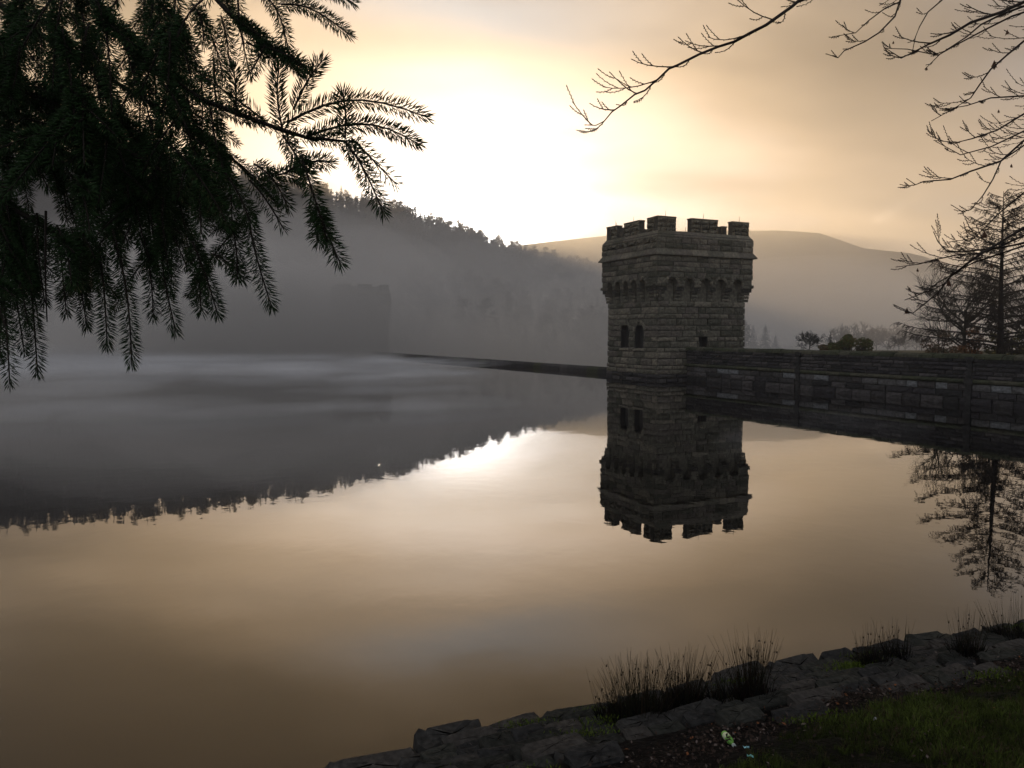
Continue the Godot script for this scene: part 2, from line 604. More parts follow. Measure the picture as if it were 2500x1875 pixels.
func tower(far: bool, label: String, where: Vector3, turn: float) -> void:
	var t := thing("stone_tower", label, "tower", where, turn)
	budget = 0 if far else 296
	# the faces: x along, z outward; origin at mid-width, y = 0
	var front := Transform3D(Basis.IDENTITY, Vector3(0, 0, HZ))                                    # towards the bank
	var left := Transform3D(Basis(Vector3(0, 0, 1), Vector3.UP, Vector3(-1, 0, 0)), Vector3(-HX, 0, 0))   # towards the water
	var front_win := [[-1.15, 2.55, 3.95, 0.52, true], [1.15, 2.55, 3.95, 0.52, true]] if far else [[0.12, 2.6, 3.7, 0.42, false]]
	var left_win := [[-1.0, 2.5, 3.95, 0.6, true], [1.1, 2.5, 3.95, 0.6, true]]
	var front_arch := []
	var left_arch := []
	for i in 5:
		front_arch.append(-4.62 + 9.24 * [0.14, 0.32, 0.495, 0.66, 0.84][i])
		left_arch.append(-3.6 + 7.3 * [0.12, 0.285, 0.45, 0.615, 0.78][i])
	# core
	var core := CSGCombiner3D.new()
	core.name = "wall"
	t.add_child(core)
	csg_box(core, Vector3(-HX - 0.1, -1.5, -HZ - 0.1), Vector3(HX + 0.1, 0.5, HZ + 0.1))
	csg_box(core, Vector3(-HX, 0.4, -HZ), Vector3(HX, 9.7, HZ))
	var o := OVER
	csg_box(core, Vector3(-HX - o, 7.1, -HZ - o), Vector3(HX + o, 11.45, HZ + o))
	csg_box(core, Vector3(-HX + 0.2, 10.9, -HZ + 0.2), Vector3(HX - 0.2, 14.0, HZ - 0.2), true)
	for x in front_arch: csg_arch(core, Transform3D(Basis.IDENTITY, Vector3(0, 0, HZ + o)), x, 6.0, 7.6, 0.47, o + 0.02, M.stone[0])
	for x in left_arch: csg_arch(core, Transform3D(left.basis, Vector3(-HX - o, 0, 0)), x, 6.0, 7.65, 0.37, o + 0.02, M.stone[1])
	for w in front_win:
		if w[4]: csg_arch(core, front, w[0], w[1], w[2], w[3], 0.55, M.gap)
		else: csg_box(core, Vector3(w[0] - w[3], w[1], HZ - 0.6), Vector3(w[0] + w[3], w[2], HZ + 0.4), true)
	for w in left_win:
		csg_arch(core, left, w[0], w[1], w[2], w[3], 0.55, M.gap)
	# courses of the shaft
	var y := -0.35
	var rows := []
	while y < 6.28:
		var h := rng.randf_range(0.3, 0.58)
		var y2 := y + h
		if 6.3 - y2 < 0.25: y2 = 6.3
		rows.append([y, y2])
		y = y2
	rows.reverse()
	for r in rows:
		var my: float = (r[0] + r[1]) * 0.5
		var batter := 0.1 * clampf((1.6 - my) / 1.6, 0.0, 1.0) + 0.02
		for k in 2:
			var holes := []
			for w in (front_win if k == 0 else left_win):
				if my > w[1] - 0.12 and (my < w[2] or w[4] and my < w[2] + w[3]):
					holes.append([w[0], (arch_half(my, w[2], w[3]) + 0.02) if w[4] else w[3] + 0.02])
			var f: Transform3D = front if k == 0 else left
			f.origin += f.basis.z * batter
			course(t, "stone", "stone" if my > 0.5 else "dark_stone", f, (HX if k == 0 else HZ) + batter + 0.07, r[0], r[1], 0.5, 1.9, 0.12, holes)
	# the overhanging storey
	var up := [[8.1, 8.55], [8.55, 8.97], [8.97, 9.36], [9.36, 9.82], [10.32, 10.78], [10.78, 11.2]]
	for r in up:
		for k in 2:
			var f: Transform3D = front if k == 0 else left
			f.origin += f.basis.z * o
			course(t, "stone", "stone", f, (HX if k == 0 else HZ) + o + 0.07, r[0], r[1], 0.7, 1.6, 0.1)
	# arches: corbels under the piers, spandrel stones, rings
	for k in 2:
		var f: Transform3D = front if k == 0 else left
		f.origin += f.basis.z * o
		var mids: Array = front_arch if k == 0 else left_arch
		var rad := 0.47 if k == 0 else 0.37
		var spring := 7.6 if k == 0 else 7.65
		var half := (HX if k == 0 else HZ) + o
		var edges := [-half]
		for x in mids: edges.append_array([x - rad, x + rad])
		edges.append(half)
		for i in range(0, edges.size(), 2):
			var l: float = edges[i]
			var r: float = edges[i + 1]
			for j in 4:
				var deep: float = [0.12, 0.22, 0.33, 0.44][j]
				var y0: float = 6.3 + 0.27 * j
				var fo := f
				fo.origin += f.basis.z * (-o)
				stone_at(t, "corbel_stone", "stone", fo * Vector3((l + r) * 0.5, y0 + 0.13, 0), f.basis.x, f.basis.z, r - l - 0.02, 0.255, deep)
			stone_at(t, "corbel_stone", "stone", f * Vector3((l + r) * 0.5, 7.5, 0), f.basis.x, f.basis.z, r - l - 0.015, 0.25, 0.1)
			stone_at(t, "corbel_stone", "stone", f * Vector3((l + r) * 0.5, 7.87, 0), f.basis.x, f.basis.z, maxf(0.1, r - l - 0.05), 0.44, 0.07)
		for x in mids:
			for j in 7:
				var a := PI * (j + 0.5) / 7.0
				var out := Vector3(cos(a), sin(a), 0)
				var across := Vector3(sin(a), -cos(a), 0)
				var m := block("stone")
				var b := f.basis * Basis(across * (PI * rad / 7.0 * 1.35), out * 0.26, Vector3(0, 0, 0.14))
				part("voussoir", m, t, Transform3D(b, f * (Vector3(x, spring, 0) + out * (rad + 0.13))))
		# the block that ends the string at each corner
		for sgn in [-1.0, 1.0]:
			stone_at(t, "corner_block", "stone", f * Vector3(sgn * (half - 0.1), 7.55, 0), f.basis.x, f.basis.z, 0.35, 0.26, 0.26)
	# window dressings
	for k in 2:
		var f: Transform3D = front if k == 0 else left
		for w in (front_win if k == 0 else left_win):
			if w[4]:
				for j in 7:
					var a := PI * (j + 0.5) / 7.0
					var out := Vector3(cos(a), sin(a), 0)
					var b := f.basis * Basis(Vector3(sin(a), -cos(a), 0) * (PI * w[3] / 7.0 * 1.4), out * 0.3, Vector3(0, 0, 0.15))
					part("voussoir", block("stone"), t, Transform3D(b, f * (Vector3(w[0], w[2], 0) + out * (w[3] + 0.15))))
			else:
				for j in 5:
					var lean := (j - 2) * 0.14
					var b := f.basis * Basis(Vector3(cos(lean), -sin(lean), 0) * 0.24, Vector3(sin(lean), cos(lean), 0) * 0.34, Vector3(0, 0, 0.14))
					part("voussoir", block("stone"), t, Transform3D(b, f * Vector3(w[0] + (j - 2) * 0.24, w[2] + 0.18, 0)))
			var sill := Mesher.new()
			var sw: float = w[3] + 0.12
			sill.quad(Vector3(-sw, -0.14, 0.16), Vector3(sw, -0.14, 0.16), Vector3(sw, 0.0, 0.13), Vector3(-sw, 0.0, 0.13))
			sill.quad(Vector3(-sw, 0.0, 0.13), Vector3(sw, 0.0, 0.13), Vector3(sw, 0.06, -0.3), Vector3(-sw, 0.06, -0.3))
			sill.quad(Vector3(-sw, -0.14, 0), Vector3(sw, -0.14, 0), Vector3(sw, -0.14, 0.16), Vector3(-sw, -0.14, 0.16))
			sill.quad(Vector3(-sw, -0.14, 0), Vector3(-sw, -0.14, 0.16), Vector3(-sw, 0.0, 0.13), Vector3(-sw, 0.06, -0.3))
			sill.quad(Vector3(sw, -0.14, 0.16), Vector3(sw, -0.14, 0), Vector3(sw, 0.06, -0.3), Vector3(sw, 0.0, 0.13))
			part("sill", sill.mesh(M.stone[2]), t, f * Transform3D(Basis.IDENTITY, Vector3(w[0], w[1] - 0.02, 0)))
			if w[4]:
				var p := Mesher.new()
				var gl := arch_half(0, 1, w[3]) - 0.02
				p.box(Vector3(-gl, 0.05, -0.46), Vector3(gl, w[2] - w[1] + w[3] * 0.8, -0.42))
				part("shutter", p.mesh(M.gap), t, f * Transform3D(Basis.IDENTITY, Vector3(w[0], w[1], 0)))
	# cornice: a sloping drip course all round
	cornice(t, HX + o, HZ + o, 9.82, 10.34, 0.3, 0.1, 0.02)
	cornice(t, HX + o, HZ + o, 11.2, 11.72, 0.06, 0.1, -0.2)
	# battlements
	for k in 2:
		for sgn in [1.0, -1.0]:
			var across: Vector3 = [Vector3(1, 0, 0), Vector3(0, 0, 1)][k]
			var out: Vector3 = ([Vector3(0, 0, 1), Vector3(-1, 0, 0)][k]) * sgn
			var reach := ([HZ, HX][k] as float) + o - 0.2
			var half := ([HX, HZ][k] as float) + o - 0.2
			var runs: Array = [[-half, -half + 1.7], [-1.3, 1.3], [half - 1.7, half]] if k == 0 else [[-half + 0.6, -half + 1.55], [-1.1, 1.1], [half - 1.55, half - 0.6]]
			for r in runs:
				var lo: Vector3 = across * r[0] + out * (reach - 0.58) + Vector3.UP * 11.6
				var hi: Vector3 = across * r[1] + out * (reach - 0.07) + Vector3.UP * 12.74
				csg_box(core, Vector3(minf(lo.x, hi.x), lo.y, minf(lo.z, hi.z)), Vector3(maxf(lo.x, hi.x), hi.y, maxf(lo.z, hi.z)))
				var ff := Transform3D(Basis(across * sgn, Vector3.UP, out), out * (reach - 0.07) + across * (r[0] + r[1]) * 0.5)
				if sgn > 0.0:
					for j in 3:
						course(t, "merlon_stone", "stone", ff, (r[1] - r[0]) * 0.5 + 0.02, 11.64 + 0.37 * j, 12.01 + 0.37 * j, 0.6, 1.2, 0.075)
				var cap := Mesher.new()
				cap.box(Vector3(minf(lo.x, hi.x) - 0.04, 12.74, minf(lo.z, hi.z) - 0.04), Vector3(maxf(lo.x, hi.x) + 0.04, 12.84, maxf(lo.z, hi.z) + 0.04))
				part("merlon_cap", cap.mesh(M.stone[rng.randi() % 5]), t)
				# a thin rod on each merlon
				var rod := Mesher.new()
				rod.tube(PackedVector3Array([Vector3.ZERO, Vector3(0.01, 0.25, 0), Vector3(0, 0.5, 0.01)]), 0.02, 0.012, 5)
				if not far and (k == 0 or r[0] < 0.5):
					var rp: Vector3 = across * (r[0] + r[1]) * 0.5 + out * (reach - 0.25) + Vector3.UP * 12.8
					part("rod", rod.mesh(M.iron), t, Transform3D(Basis.IDENTITY, rp))
	flush_loose("stone_facing", t, M.stone[0])

func cornice(t: Node, hx: float, hz: float, y0: float, y1: float, jut: float, lip: float, inset: float) -> void:
	# sloped drip stones, about 1.6 m long, round all four sides
	for side in 4:
		var b := Basis(Vector3.UP, side * PI / 2)
		var half := hx if side % 2 == 0 else hz
		var reach := hz if side % 2 == 0 else hx
		var count := int(round(half * 2 / 1.6))
		for i in count:
			var m := Mesher.new()
			var l := lerpf(-half, half, i / float(count)) + 0.008
			var r := lerpf(-half, half, (i + 1) / float(count)) - 0.008
			var el := jut if i == 0 else 0.0
			var er := jut if i == count - 1 else 0.0
			var il := inset if i == 0 else 0.0
			var ir := inset if i == count - 1 else 0.0
			var w := rng.randf_range(-0.015, 0.015)
			var p0 := Vector3(l - el, y0 + w, reach + jut)
			var p1 := Vector3(r + er, y0 + w, reach + jut)
			var p2 := Vector3(r + er, y0 + lip + w, reach + jut)
			var p3 := Vector3(l - el, y0 + lip + w, reach + jut)
			var p4 := Vector3(r + ir, y1, reach + inset)
			var p5 := Vector3(l - il, y1, reach + inset)
			var p6 := Vector3(l, y0 - 0.02, reach)
			var p7 := Vector3(r, y0 - 0.02, reach)
			var p8 := Vector3(l - il, y1, reach - 0.3)
			var p9 := Vector3(r + ir, y1, reach - 0.3)
			m.quad(p0, p1, p2, p3)
			m.quad(p3, p2, p4, p5)
			m.quad(p6, p7, p1, p0)
			m.quad(p5, p4, p9, p8)
			m.quad(p6, p0, p3, p5)
			m.quad(p1, p7, p4, p2)
			part("drip_stone", m.mesh(M.stone[rng.randi() % 5]), t, Transform3D(b, Vector3.ZERO))


# ---------------------------------------------------------------- the dam

func dam() -> void:
	var t := thing("dam_wall", "long dark stone parapet wall with mossy coping, joining the near tower", "wall", Vector3(13.9, 0, -61.6), TURN)
	# local z runs along the wall towards the bank, -x faces the water
	var length := 50.0
	var core := Mesher.new()
	core.box(Vector3(0.02, -1.5, -0.5), Vector3(0.55, 2.42, length))
	core.box(Vector3(0.55, -1.5, -0.5), Vector3(4.8, 1.45, length))
	part("core", core.mesh(M.mortar), t)
	var far_side := Mesher.new()
	far_side.box(Vector3(4.8, -6.0, -0.5), Vector3(5.3, 2.52, length))
	part("outer_parapet", far_side.mesh(M.stone[1]), t)
	var face := Transform3D(Basis(Vector3(0, 0, 1), Vector3.UP, Vector3(-1, 0, 0)), Vector3(0, 0, length * 0.5))
	budget = 298
	var rows := [[0.72, 1.1, "pale_stone", 0.5, 1.3], [2.2, 2.41, "dark_stone", 0.5, 1.3], [1.98, 2.2, "dark_stone", 0.4, 1.2], [1.76, 1.98, "dark_stone", 0.5, 1.4], [1.54, 1.76, "dark_stone", 0.4, 1.2], [1.34, 1.54, "dark_stone", 0.5, 1.3], [0.36, 0.72, "dark_stone", 0.9, 1.8], [-0.1, 0.36, "dark_stone", 0.9, 1.9]]
	var near := 27.0
	for r in rows:
		var f := face
		f.origin.z = near * 0.5 + 0.2
		course(t, "stone", r[2], f, near * 0.5, r[0], r[1], r[3], r[4], 0.07 if r[0] > 0.4 else 0.1)
	flush_loose("stone_facing", t, M.dark_stone[0])
	budget = 0
	for r in rows:
		var f := face
		f.origin.z = (near + 0.4 + length) * 0.5
		course(t, "stone", r[2], f, (length - near - 0.4) * 0.5, r[0], r[1], r[3] * 1.5, r[4] * 1.5, 0.07)
	flush_loose("stone_facing", t, M.dark_stone[1])
	# half-round coping and the roll below it
	for spec in [["coping_stone", 2.4, 0.26, 0.4, 0.22, 0.55, 1.1], ["roll_stone", 1.1, 0.24, 0.13, -0.02, 0.8, 1.4]]:
		var z := -0.3
		while z < length:
			var w := rng.randf_range(spec[5], spec[6])
			var m := Mesher.new()
			var segs := 7
			var lum := rng.randf_range(0.9, 1.12)
			var prev := []
			for e in 4:
				var ring := []
				for i in segs + 1:
					var a := PI * i / segs
					var rr := lum * (1.0 + rng.randf_range(-0.05, 0.05)) * (0.86 if e == 0 or e == 3 else 1.0)
					var p: Vector3
					if spec[0] == "coping_stone": p = Vector3(0.27 - cos(a) * spec[3] * rr * 0.95, spec[1] + pow(sin(a), 0.7) * spec[2] * rr, 0)
					else: p = Vector3(-sin(a) * spec[3] * rr - 0.04, spec[1] + spec[2] * 0.5 - cos(a) * spec[2] * 0.5, 0)
					p.z = z + [0.008, 0.07, w - 0.07, w - 0.008][e]
					ring.append(p)
				if e > 0:
					for i in segs:
						m.quad(prev[i], ring[i], ring[i + 1], prev[i + 1])
				prev = ring
			part(spec[0], m.mesh(M.moss_stone[rng.randi() % 3]), t)
			z += w
	# piers
	for b in [11.95, 23.7, 35.2]:
		var m := Mesher.new()
		m.box(Vector3(-0.15, -1.0, b - 0.16), Vector3(0.02, 2.42, b + 0.16))
		m.box(Vector3(-0.2, 1.07, b - 0.24), Vector3(-0.15, 1.36, b + 0.24))
		m.box(Vector3(-0.2, 2.3, b - 0.23), Vector3(-0.15, 2.5, b + 0.23))
		part("pier", m.mesh(M.pier_stone), t)
	# the overflow crest that runs on to the far tower
	var c := thing("overflow_crest", "low dark stone overflow crest running out to the far tower", "weir", Vector3(13.9, 0, -61.6), 27.8)
	var z := -3.0
	while z > -96.0:
		var w := rng.randf_range(1.3, 2.0)
		var m := Mesher.new()
		var prev := []
		for e in 2:
			var zz := z - 0.01 if e == 0 else z - w + 0.01
			var ring := []
			for q in [[0.0, -1.0], [0.0, 0.28], [0.06, 0.45], [0.2, 0.54], [0.9, 0.56], [1.6, 0.4], [2.4, -0.2], [3.0, -2.0]]:
				ring.append(Vector3(q[0] + rng.randf_range(-0.012, 0.012), q[1] + rng.randf_range(-0.012, 0.012), zz))
			if e == 1:
				for i in ring.size() - 1:
					m.quad(prev[i], prev[i + 1], ring[i + 1], ring[i])
			prev = ring
		part("crest_stone", m.mesh(M.dark_stone[rng.randi() % 4] if rng.randf() < 0.7 else M.moss_stone[0]), c)
		z -= w
	# the wall beyond the far tower, with its taller gate pier
	var f := thing("far_wall", "faint stone wall with a taller pier left of the far tower", "wall", Vector3(-33, 0, -147), 27.8)
	var fm := Mesher.new()
	fm.box(Vector3(0, -1.5, -34), Vector3(0.6, 3.4, -1.5))
	part("wall", fm.mesh(M.dark_stone[0]), f)
	fm = Mesher.new()
	fm.box(Vector3(-0.2, 3.4, -34), Vector3(0.8, 3.7, -1.5))
	part("coping", fm.mesh(M.moss_stone[1]), f)
	fm = Mesher.new()
	fm.box(Vector3(-1.2, -1.5, -9.5), Vector3(1.2, 5.6, -6.2))
	fm.box(Vector3(-1.4, 5.6, -9.7), Vector3(1.4, 5.95, -6.0))
	part("pier", fm.mesh(M.dark_stone[2]), f)


# ---------------------------------------------------------------- the near bank

func bank() -> void:
	var g := Mesher.new()
	var ds := [-0.7, -0.35, -0.12, 0.0]
	var d := 0.0
	while d < 9.0:
		d += 0.1 if d < 5.0 else 0.25
		ds.append(d)
	var ns := 300
	var rows := []
	for q in ds:
		var row := []
		for i in ns + 1:
			var s := lerpf(-13.5, 22.0, i / float(ns))
			var p := bank_point(s, q)
			if q > 0.3: p.y += 0.03 * fine.get_noise_2d(s * 160.0, q * 160.0) + 0.02 * fine.get_noise_2d(s * 500.0, q * 500.0)
			row.append(p)
		rows.append(row)
	for j in rows.size() - 1:
		for i in ns:
			g.tint = Color(1, 1, 1) * (0.75 + 0.5 * fine.get_noise_2d(i * 9.0, j * 9.0))
			var sq := lerpf(-13.5, 22.0, i / float(ns))
			if ds[j] > 1.75 + maxf(0.0, 3.6 - sq) * 0.42: g.tint *= Color(1.0, 1.9, 0.7)
			g.quad(rows[j + 1][i], rows[j + 1][i + 1], rows[j][i + 1], rows[j][i])
	var b := part("bank", g.mesh(M.soil))
	tag(b, "sloping bank of pitched stones, leaf litter and grass by the water", "", "", "structure")
	# pitched stones
	var rocks := []
	for i in 10: rocks.append(rock_mesh(i, M.bank_stone[i % 5]))
	var d0 := -0.06
	var row_i := 0
	while d0 < 1.5:
		var depth: float = [0.32, 0.17, 0.15, 0.19, 0.16, 0.2, 0.17, 0.2, 0.2, 0.2][mini(row_i, 9)]
		var s := -1.1 - rng.randf() * 0.3
		while s < 11.2:
			var w := rng.randf_range(0.4, 0.8) if row_i == 0 else rng.randf_range(0.2, 0.56)
			if d0 < 1.15 or rng.randf() < 0.6:
				var high := rng.randf_range(0.24, 0.34) if row_i == 0 else rng.randf_range(0.09, 0.15)
				var mid := bank_point(s + w * 0.5, d0 + depth * 0.5, rng.randf_range(-0.04, 0.03) - (0.1 if row_i == 0 else 0.0))
				var turn := Basis(Vector3.UP, deg_to_rad(22.5 + rng.randf_range(-6, 6))) * Basis(Vector3.RIGHT, deg_to_rad(12.0 + rng.randf_range(-5, 5))) * Basis(Vector3.BACK, deg_to_rad(rng.randf_range(-4, 4)))
				if rng.randf() < 0.5: turn = turn * Basis(Vector3.UP, PI)
				var sz := Vector3(w * 1.0, high, depth * rng.randf_range(0.96, 1.06))
				part("stone", rocks[rng.randi() % 10], b, Transform3D(turn * Basis.from_scale(sz), mid))
			s += w
		d0 += depth * 0.93
		row_i += 1
	# moss cushions on some stones
	var moss := Mesher.new()
	for i in 26:
		var mp := bank_point(rng.randf_range(0.0, 9.5), rng.randf_range(0.25, 1.9), 0.07)
		if i == 0: mp = at(2075, 1625, 7.6) + Vector3(0, -0.03, 0)
		for k in 220:
			var p := mp + Vector3(rng.randfn(0, 0.12), 0, rng.randfn(0, 0.045))
			p.y = maxf(bank_h(bank_along(p.x, p.z), bank_in(p.x, p.z)) + 0.03 + 0.07 * rng.randf(), mp.y - 0.06)
			moss.tint = Color(0.05, 0.072, 0.01) * rng.randf_range(0.5, 1.3)
			var sd := rv().normalized()
			moss.tri(p, p + sd * 0.012, p + Vector3(rng.randf_range(-0.015, 0.015), 0.025, rng.randf_range(-0.015, 0.015)))
	tag(part("moss", moss.mesh(M.grass)), "bright green moss cushions growing between the bank stones", "moss", "", "stuff")
	# fallen leaves and twigs
	var leaf := Mesher.new()
	leaf.tri(Vector3(-0.5, 0, 0), Vector3(0, 0.1, 0.3), Vector3(0.5, 0.02, 0))
	leaf.tri(Vector3(-0.5, 0, 0), Vector3(0.5, 0.02, 0), Vector3(0, 0.08, -0.3))
	var places := []
	var tints := []
	for i in 11000:
		var ss0 := rng.randf_range(-3.0, 11.0)
		var dd := rng.randfn(1.5, 0.18) + maxf(0.0, 3.6 - (ss0)) * 0.28 if i < 7500 else rng.randf_range(0.2, 4.0)
		var ss := ss0
		var sc := rng.randf_range(0.014, 0.042)
		places.append(Transform3D(Basis.from_euler(Vector3(rng.randfn(0, 0.5), rng.randf() * TAU, rng.randfn(0, 0.5))).scaled(Vector3.ONE * sc), bank_point(ss, maxf(dd, 0.15), rng.randf_range(0.005, 0.06))))
		var q := rng.randf()
		tints.append(Color(0.02, 0.0135, 0.0105) * rng.randf_range(0.3, 1.6) if q < 0.88 else (Color(0.1, 0.08, 0.07) * rng.randf_range(0.4, 1.2) if q < 0.98 else Color(0.13, 0.05, 0.02)))
	tag(scatter("leaf_litter", leaf.mesh(M.leafy), places, self, tints), "brown fallen leaves scattered along the top of the stone bank", "leaves")
	# grass: short blades in tufts
	var blade := []
	for v in 4:
		var m := Mesher.new()
		for k in 16:
			var root := Vector3(rng.randfn(0, 0.025), 0, rng.randfn(0, 0.025))
			var lean := Vector3(rng.randfn(0, 0.35), 1, rng.randfn(0, 0.35)).normalized()
			var len_ := rng.randf_range(0.03, 0.085)
			var sd := Vector3(rng.randf_range(-1, 1), 0, rng.randf_range(-1, 1)).normalized() * 0.0022
			var mid := root + lean * len_ * 0.6
			var tip := root + lean * len_ + Vector3(lean.x, -0.4, lean.z) * len_ * 0.35
			m.quad(root - sd, root + sd, mid + sd * 0.8, mid - sd * 0.8)
			m.tri(mid - sd * 0.8, mid + sd * 0.8, tip)
		blade.append(m.mesh(M.grass))
	for v in 4:
		places = []
		tints = []
		for i in 6500:
			var ss := rng.randf_range(1.0, 10.5)
			var dd := 1.72 + 2.6 * pow(rng.randf(), 0.9) + 0.3 * noise.get_noise_1d(ss * 60.0)
			if ss < 3.6: dd += (3.6 - ss) * 0.42
			var clump := fine.get_noise_2d(ss * 70.0, dd * 70.0)
			if clump < -0.25 and rng.randf() < 0.7: continue
			places.append(Transform3D(Basis(Vector3.UP, rng.randf() * TAU).scaled(Vector3.ONE * rng.randf_range(0.6, 1.3) * (1.0 + 0.5 * clump)), bank_point(ss, dd, -0.01)))
			tints.append(Color(0.028, 0.038, 0.0065) * rng.randf_range(0.2, 1.35) * (1.0 + clump) if rng.randf() < 0.9 else Color(0.04, 0.028, 0.016))
		var gr := scatter("grass", blade[v], places, self, tints)
		tag(gr, "short mossy grass on the bank above the leaf litter", "grass")
	# rushes
	var k := 0
	for r in [[1565, 1775, 6.5, 230, 0.62, 0.15, "widest"], [1672, 1740, 6.7, 150, 0.6, 0.1, ""], [1480, 1775, 6.55, 26, 0.5, 0.05, ""], [1770, 1740, 6.7, 40, 0.5, 0.1, ""], [1838, 1735, 6.7, 150, 0.68, 0.085, ""], [2128, 1622, 7.6, 70, 0.5, 0.08, ""], [2188, 1600, 7.8, 40, 0.5, 0.08, ""], [2360, 1625, 7.6, 60, 0.55, 0.09, ""], [2472, 1560, 8.3, 70, 0.55, 0.16, ""]]:
		rushes(r, ["broad dense clump of dark rushes on the stone edge", "tall rush clump close beside the broad one", "small sparse rush tuft leaning out over the water", "thin rush clump between two denser clumps", "dense upright rush clump with seed heads, behind the bottle", "rush clump with fanned stems at the mossy stone", "short leaning rush tuft beside the fanned clump", "straggly rush clump standing among leaf litter far right", "rush clump on the farthest edge stone"][k])
		k += 1
	litter()

func rushes(r: Array, label: String) -> void:
	var spot := at(r[0], r[1], r[2])
	var d := bank_in(spot.x, spot.z)
	var s := bank_along(spot.x, spot.z)
	spot = bank_point(s, maxf(d, 0.1), -0.02)
	var t := thing("rush_clump", label, "rushes", spot, 0.0, "rush clumps along the stone edge")
	var m := Mesher.new()
	var heads := Mesher.new()
	var stubs := Mesher.new()
	for i in r[3]:
		var a := rng.randf() * TAU
		var rad: float = r[5] * sqrt(rng.randf())
		var p := Vector3(cos(a) * rad * 1.4, 0, sin(a) * rad * 0.7)
		var lean := Vector3(p.x * 1.3 + rng.randfn(0, 0.14), 1, p.z * 0.8 + rng.randfn(0, 0.12)).normalized()
		var h: float = r[4] * rng.randf_range(0.45, 1.05)
		var bend := Vector3(lean.x, -0.15, lean.z) * h * rng.randf_range(0.0, 0.3)
		m.tint = Color(0.009, 0.01, 0.005) * rng.randf_range(0.5, 1.2) if rng.randf() < 0.6 else Color(0.018, 0.012, 0.007) * rng.randf_range(0.5, 1.2)
		m.tube(PackedVector3Array([p, p + lean * h * 0.5, p + lean * h + bend * 0.6]), 0.0027, 0.0009, 3)
		if rng.randf() < 0.3:
			heads.tint = Color(0.015, 0.01, 0.007)
			var hp := p + lean * h * rng.randf_range(0.72, 0.88)
			heads.ball(hp, Vector3(0.006, 0.009, 0.006) * rng.randf_range(0.7, 1.4), 3, 5)
	for i in r[3] * 3:
		var a := rng.randf() * TAU
		var rad: float = r[5] * sqrt(rng.randf()) * 1.1
		var p := Vector3(cos(a) * rad * 1.4, 0, sin(a) * rad * 0.7)
		var lean := Vector3(rng.randfn(0, 0.4), 1, rng.randfn(0, 0.4)).normalized()
		stubs.tint = Color(0.004, 0.0035, 0.003) * rng.randf_range(0.5, 1.2)
		stubs.needle(p, lean, lean.cross(Vector3.RIGHT).normalized(), rng.randf_range(0.08, 0.28), 0.005)
	part("stems", m.mesh(M.grass), t, Transform3D.IDENTITY, "stuff")
	part("dead_stems", stubs.mesh(M.grass), t, Transform3D.IDENTITY, "stuff")
	if heads.v.size(): part("seed_heads", heads.mesh(M.grass), t, Transform3D.IDENTITY, "stuff")

func on_bank(px: float, py: float) -> Vector3:
	var dir := at(px, py, 1.0) - CAM
	var q := 3.0
	while q < 14.0:
		var p := CAM + dir * q
		if p.y < bank_h(bank_along(p.x, p.z), bank_in(p.x, p.z)): return p
		q += 0.02
	return CAM + dir * 6.0

func lathe(rows: Array, sides: int, m: Material) -> ArrayMesh:
	var me := Mesher.new()
	for i in rows.size() - 1:
		for s in sides:
			var a := TAU * s / sides
			var b := TAU * (s + 1) / sides
			var p := Vector3(cos(a), 0, sin(a))
			var q := Vector3(cos(b), 0, sin(b))
			me.quad(q * rows[i][0] + Vector3.UP * rows[i][1], p * rows[i][0] + Vector3.UP * rows[i][1], p * rows[i + 1][0] + Vector3.UP * rows[i + 1][1], q * rows[i + 1][0] + Vector3.UP * rows[i + 1][1])
	return me.mesh(m)

func litter() -> void:
	var glass := plain(lin(0.12, 0.3, 0.06), 0.12)
	var p := on_bank(1768, 1806)
	var b := thing("bottle", "small green glass bottle lying in the leaf litter, neck downhill", "bottle", p + Vector3(0, 0.045, 0))
	b.basis = Basis(Vector3.UP, deg_to_rad(4)) * Basis(Vector3.RIGHT, deg_to_rad(84))
	part("body", lathe([[0.0, 0.0], [0.024, 0.0], [0.026, 0.005], [0.026, 0.12], [0.023, 0.136], [0.012, 0.158], [0.011, 0.195]], 18, glass), b)
	part("label", lathe([[0.0264, 0.03], [0.0264, 0.09]], 18, plain(lin(0.4, 0.45, 0.3), 0.7)), b)
	part("cap", lathe([[0.0135, 0.19], [0.0135, 0.21], [0.0, 0.211]], 14, plain(lin(0.35, 0.4, 0.38), 0.4)), b)
	for w in [[1822, 1836, 0.2, 0.42, 0.48, "crumpled turquoise wrapper scrap beside the green bottle"], [1831, 1858, 0.12, 0.3, 0.28, "dull green plastic scrap below the turquoise scrap"], [1843, 1693, 0.55, 0.6, 0.65, "small white scrap caught in the dense rush clump"], [2135, 1765, 0.3, 0.3, 0.33, "grey scrap of plastic lying at the edge of the grass"]]:
		var m := Mesher.new()
		var g := []
		for j in 4:
			for i in 4:
				g.append(Vector3((i - 1.5) * 0.012 + rng.randf_range(-0.004, 0.004), rng.randf_range(0.0, 0.016), (j - 1.5) * 0.009 + rng.randf_range(-0.003, 0.003)))
		for j in 3:
			for i in 3:
				m.quad(g[j * 4 + i + 4], g[j * 4 + i + 5], g[j * 4 + i + 1], g[j * 4 + i])
		var o := part("litter_scrap", m.mesh(plain(lin(w[2], w[3], w[4]), 0.6)), self, Transform3D(Basis.IDENTITY, on_bank(w[0], w[1]) + Vector3(0, 0.025, 0)))
		tag(o, w[5], "litter")


# ---------------------------------------------------------------- trees

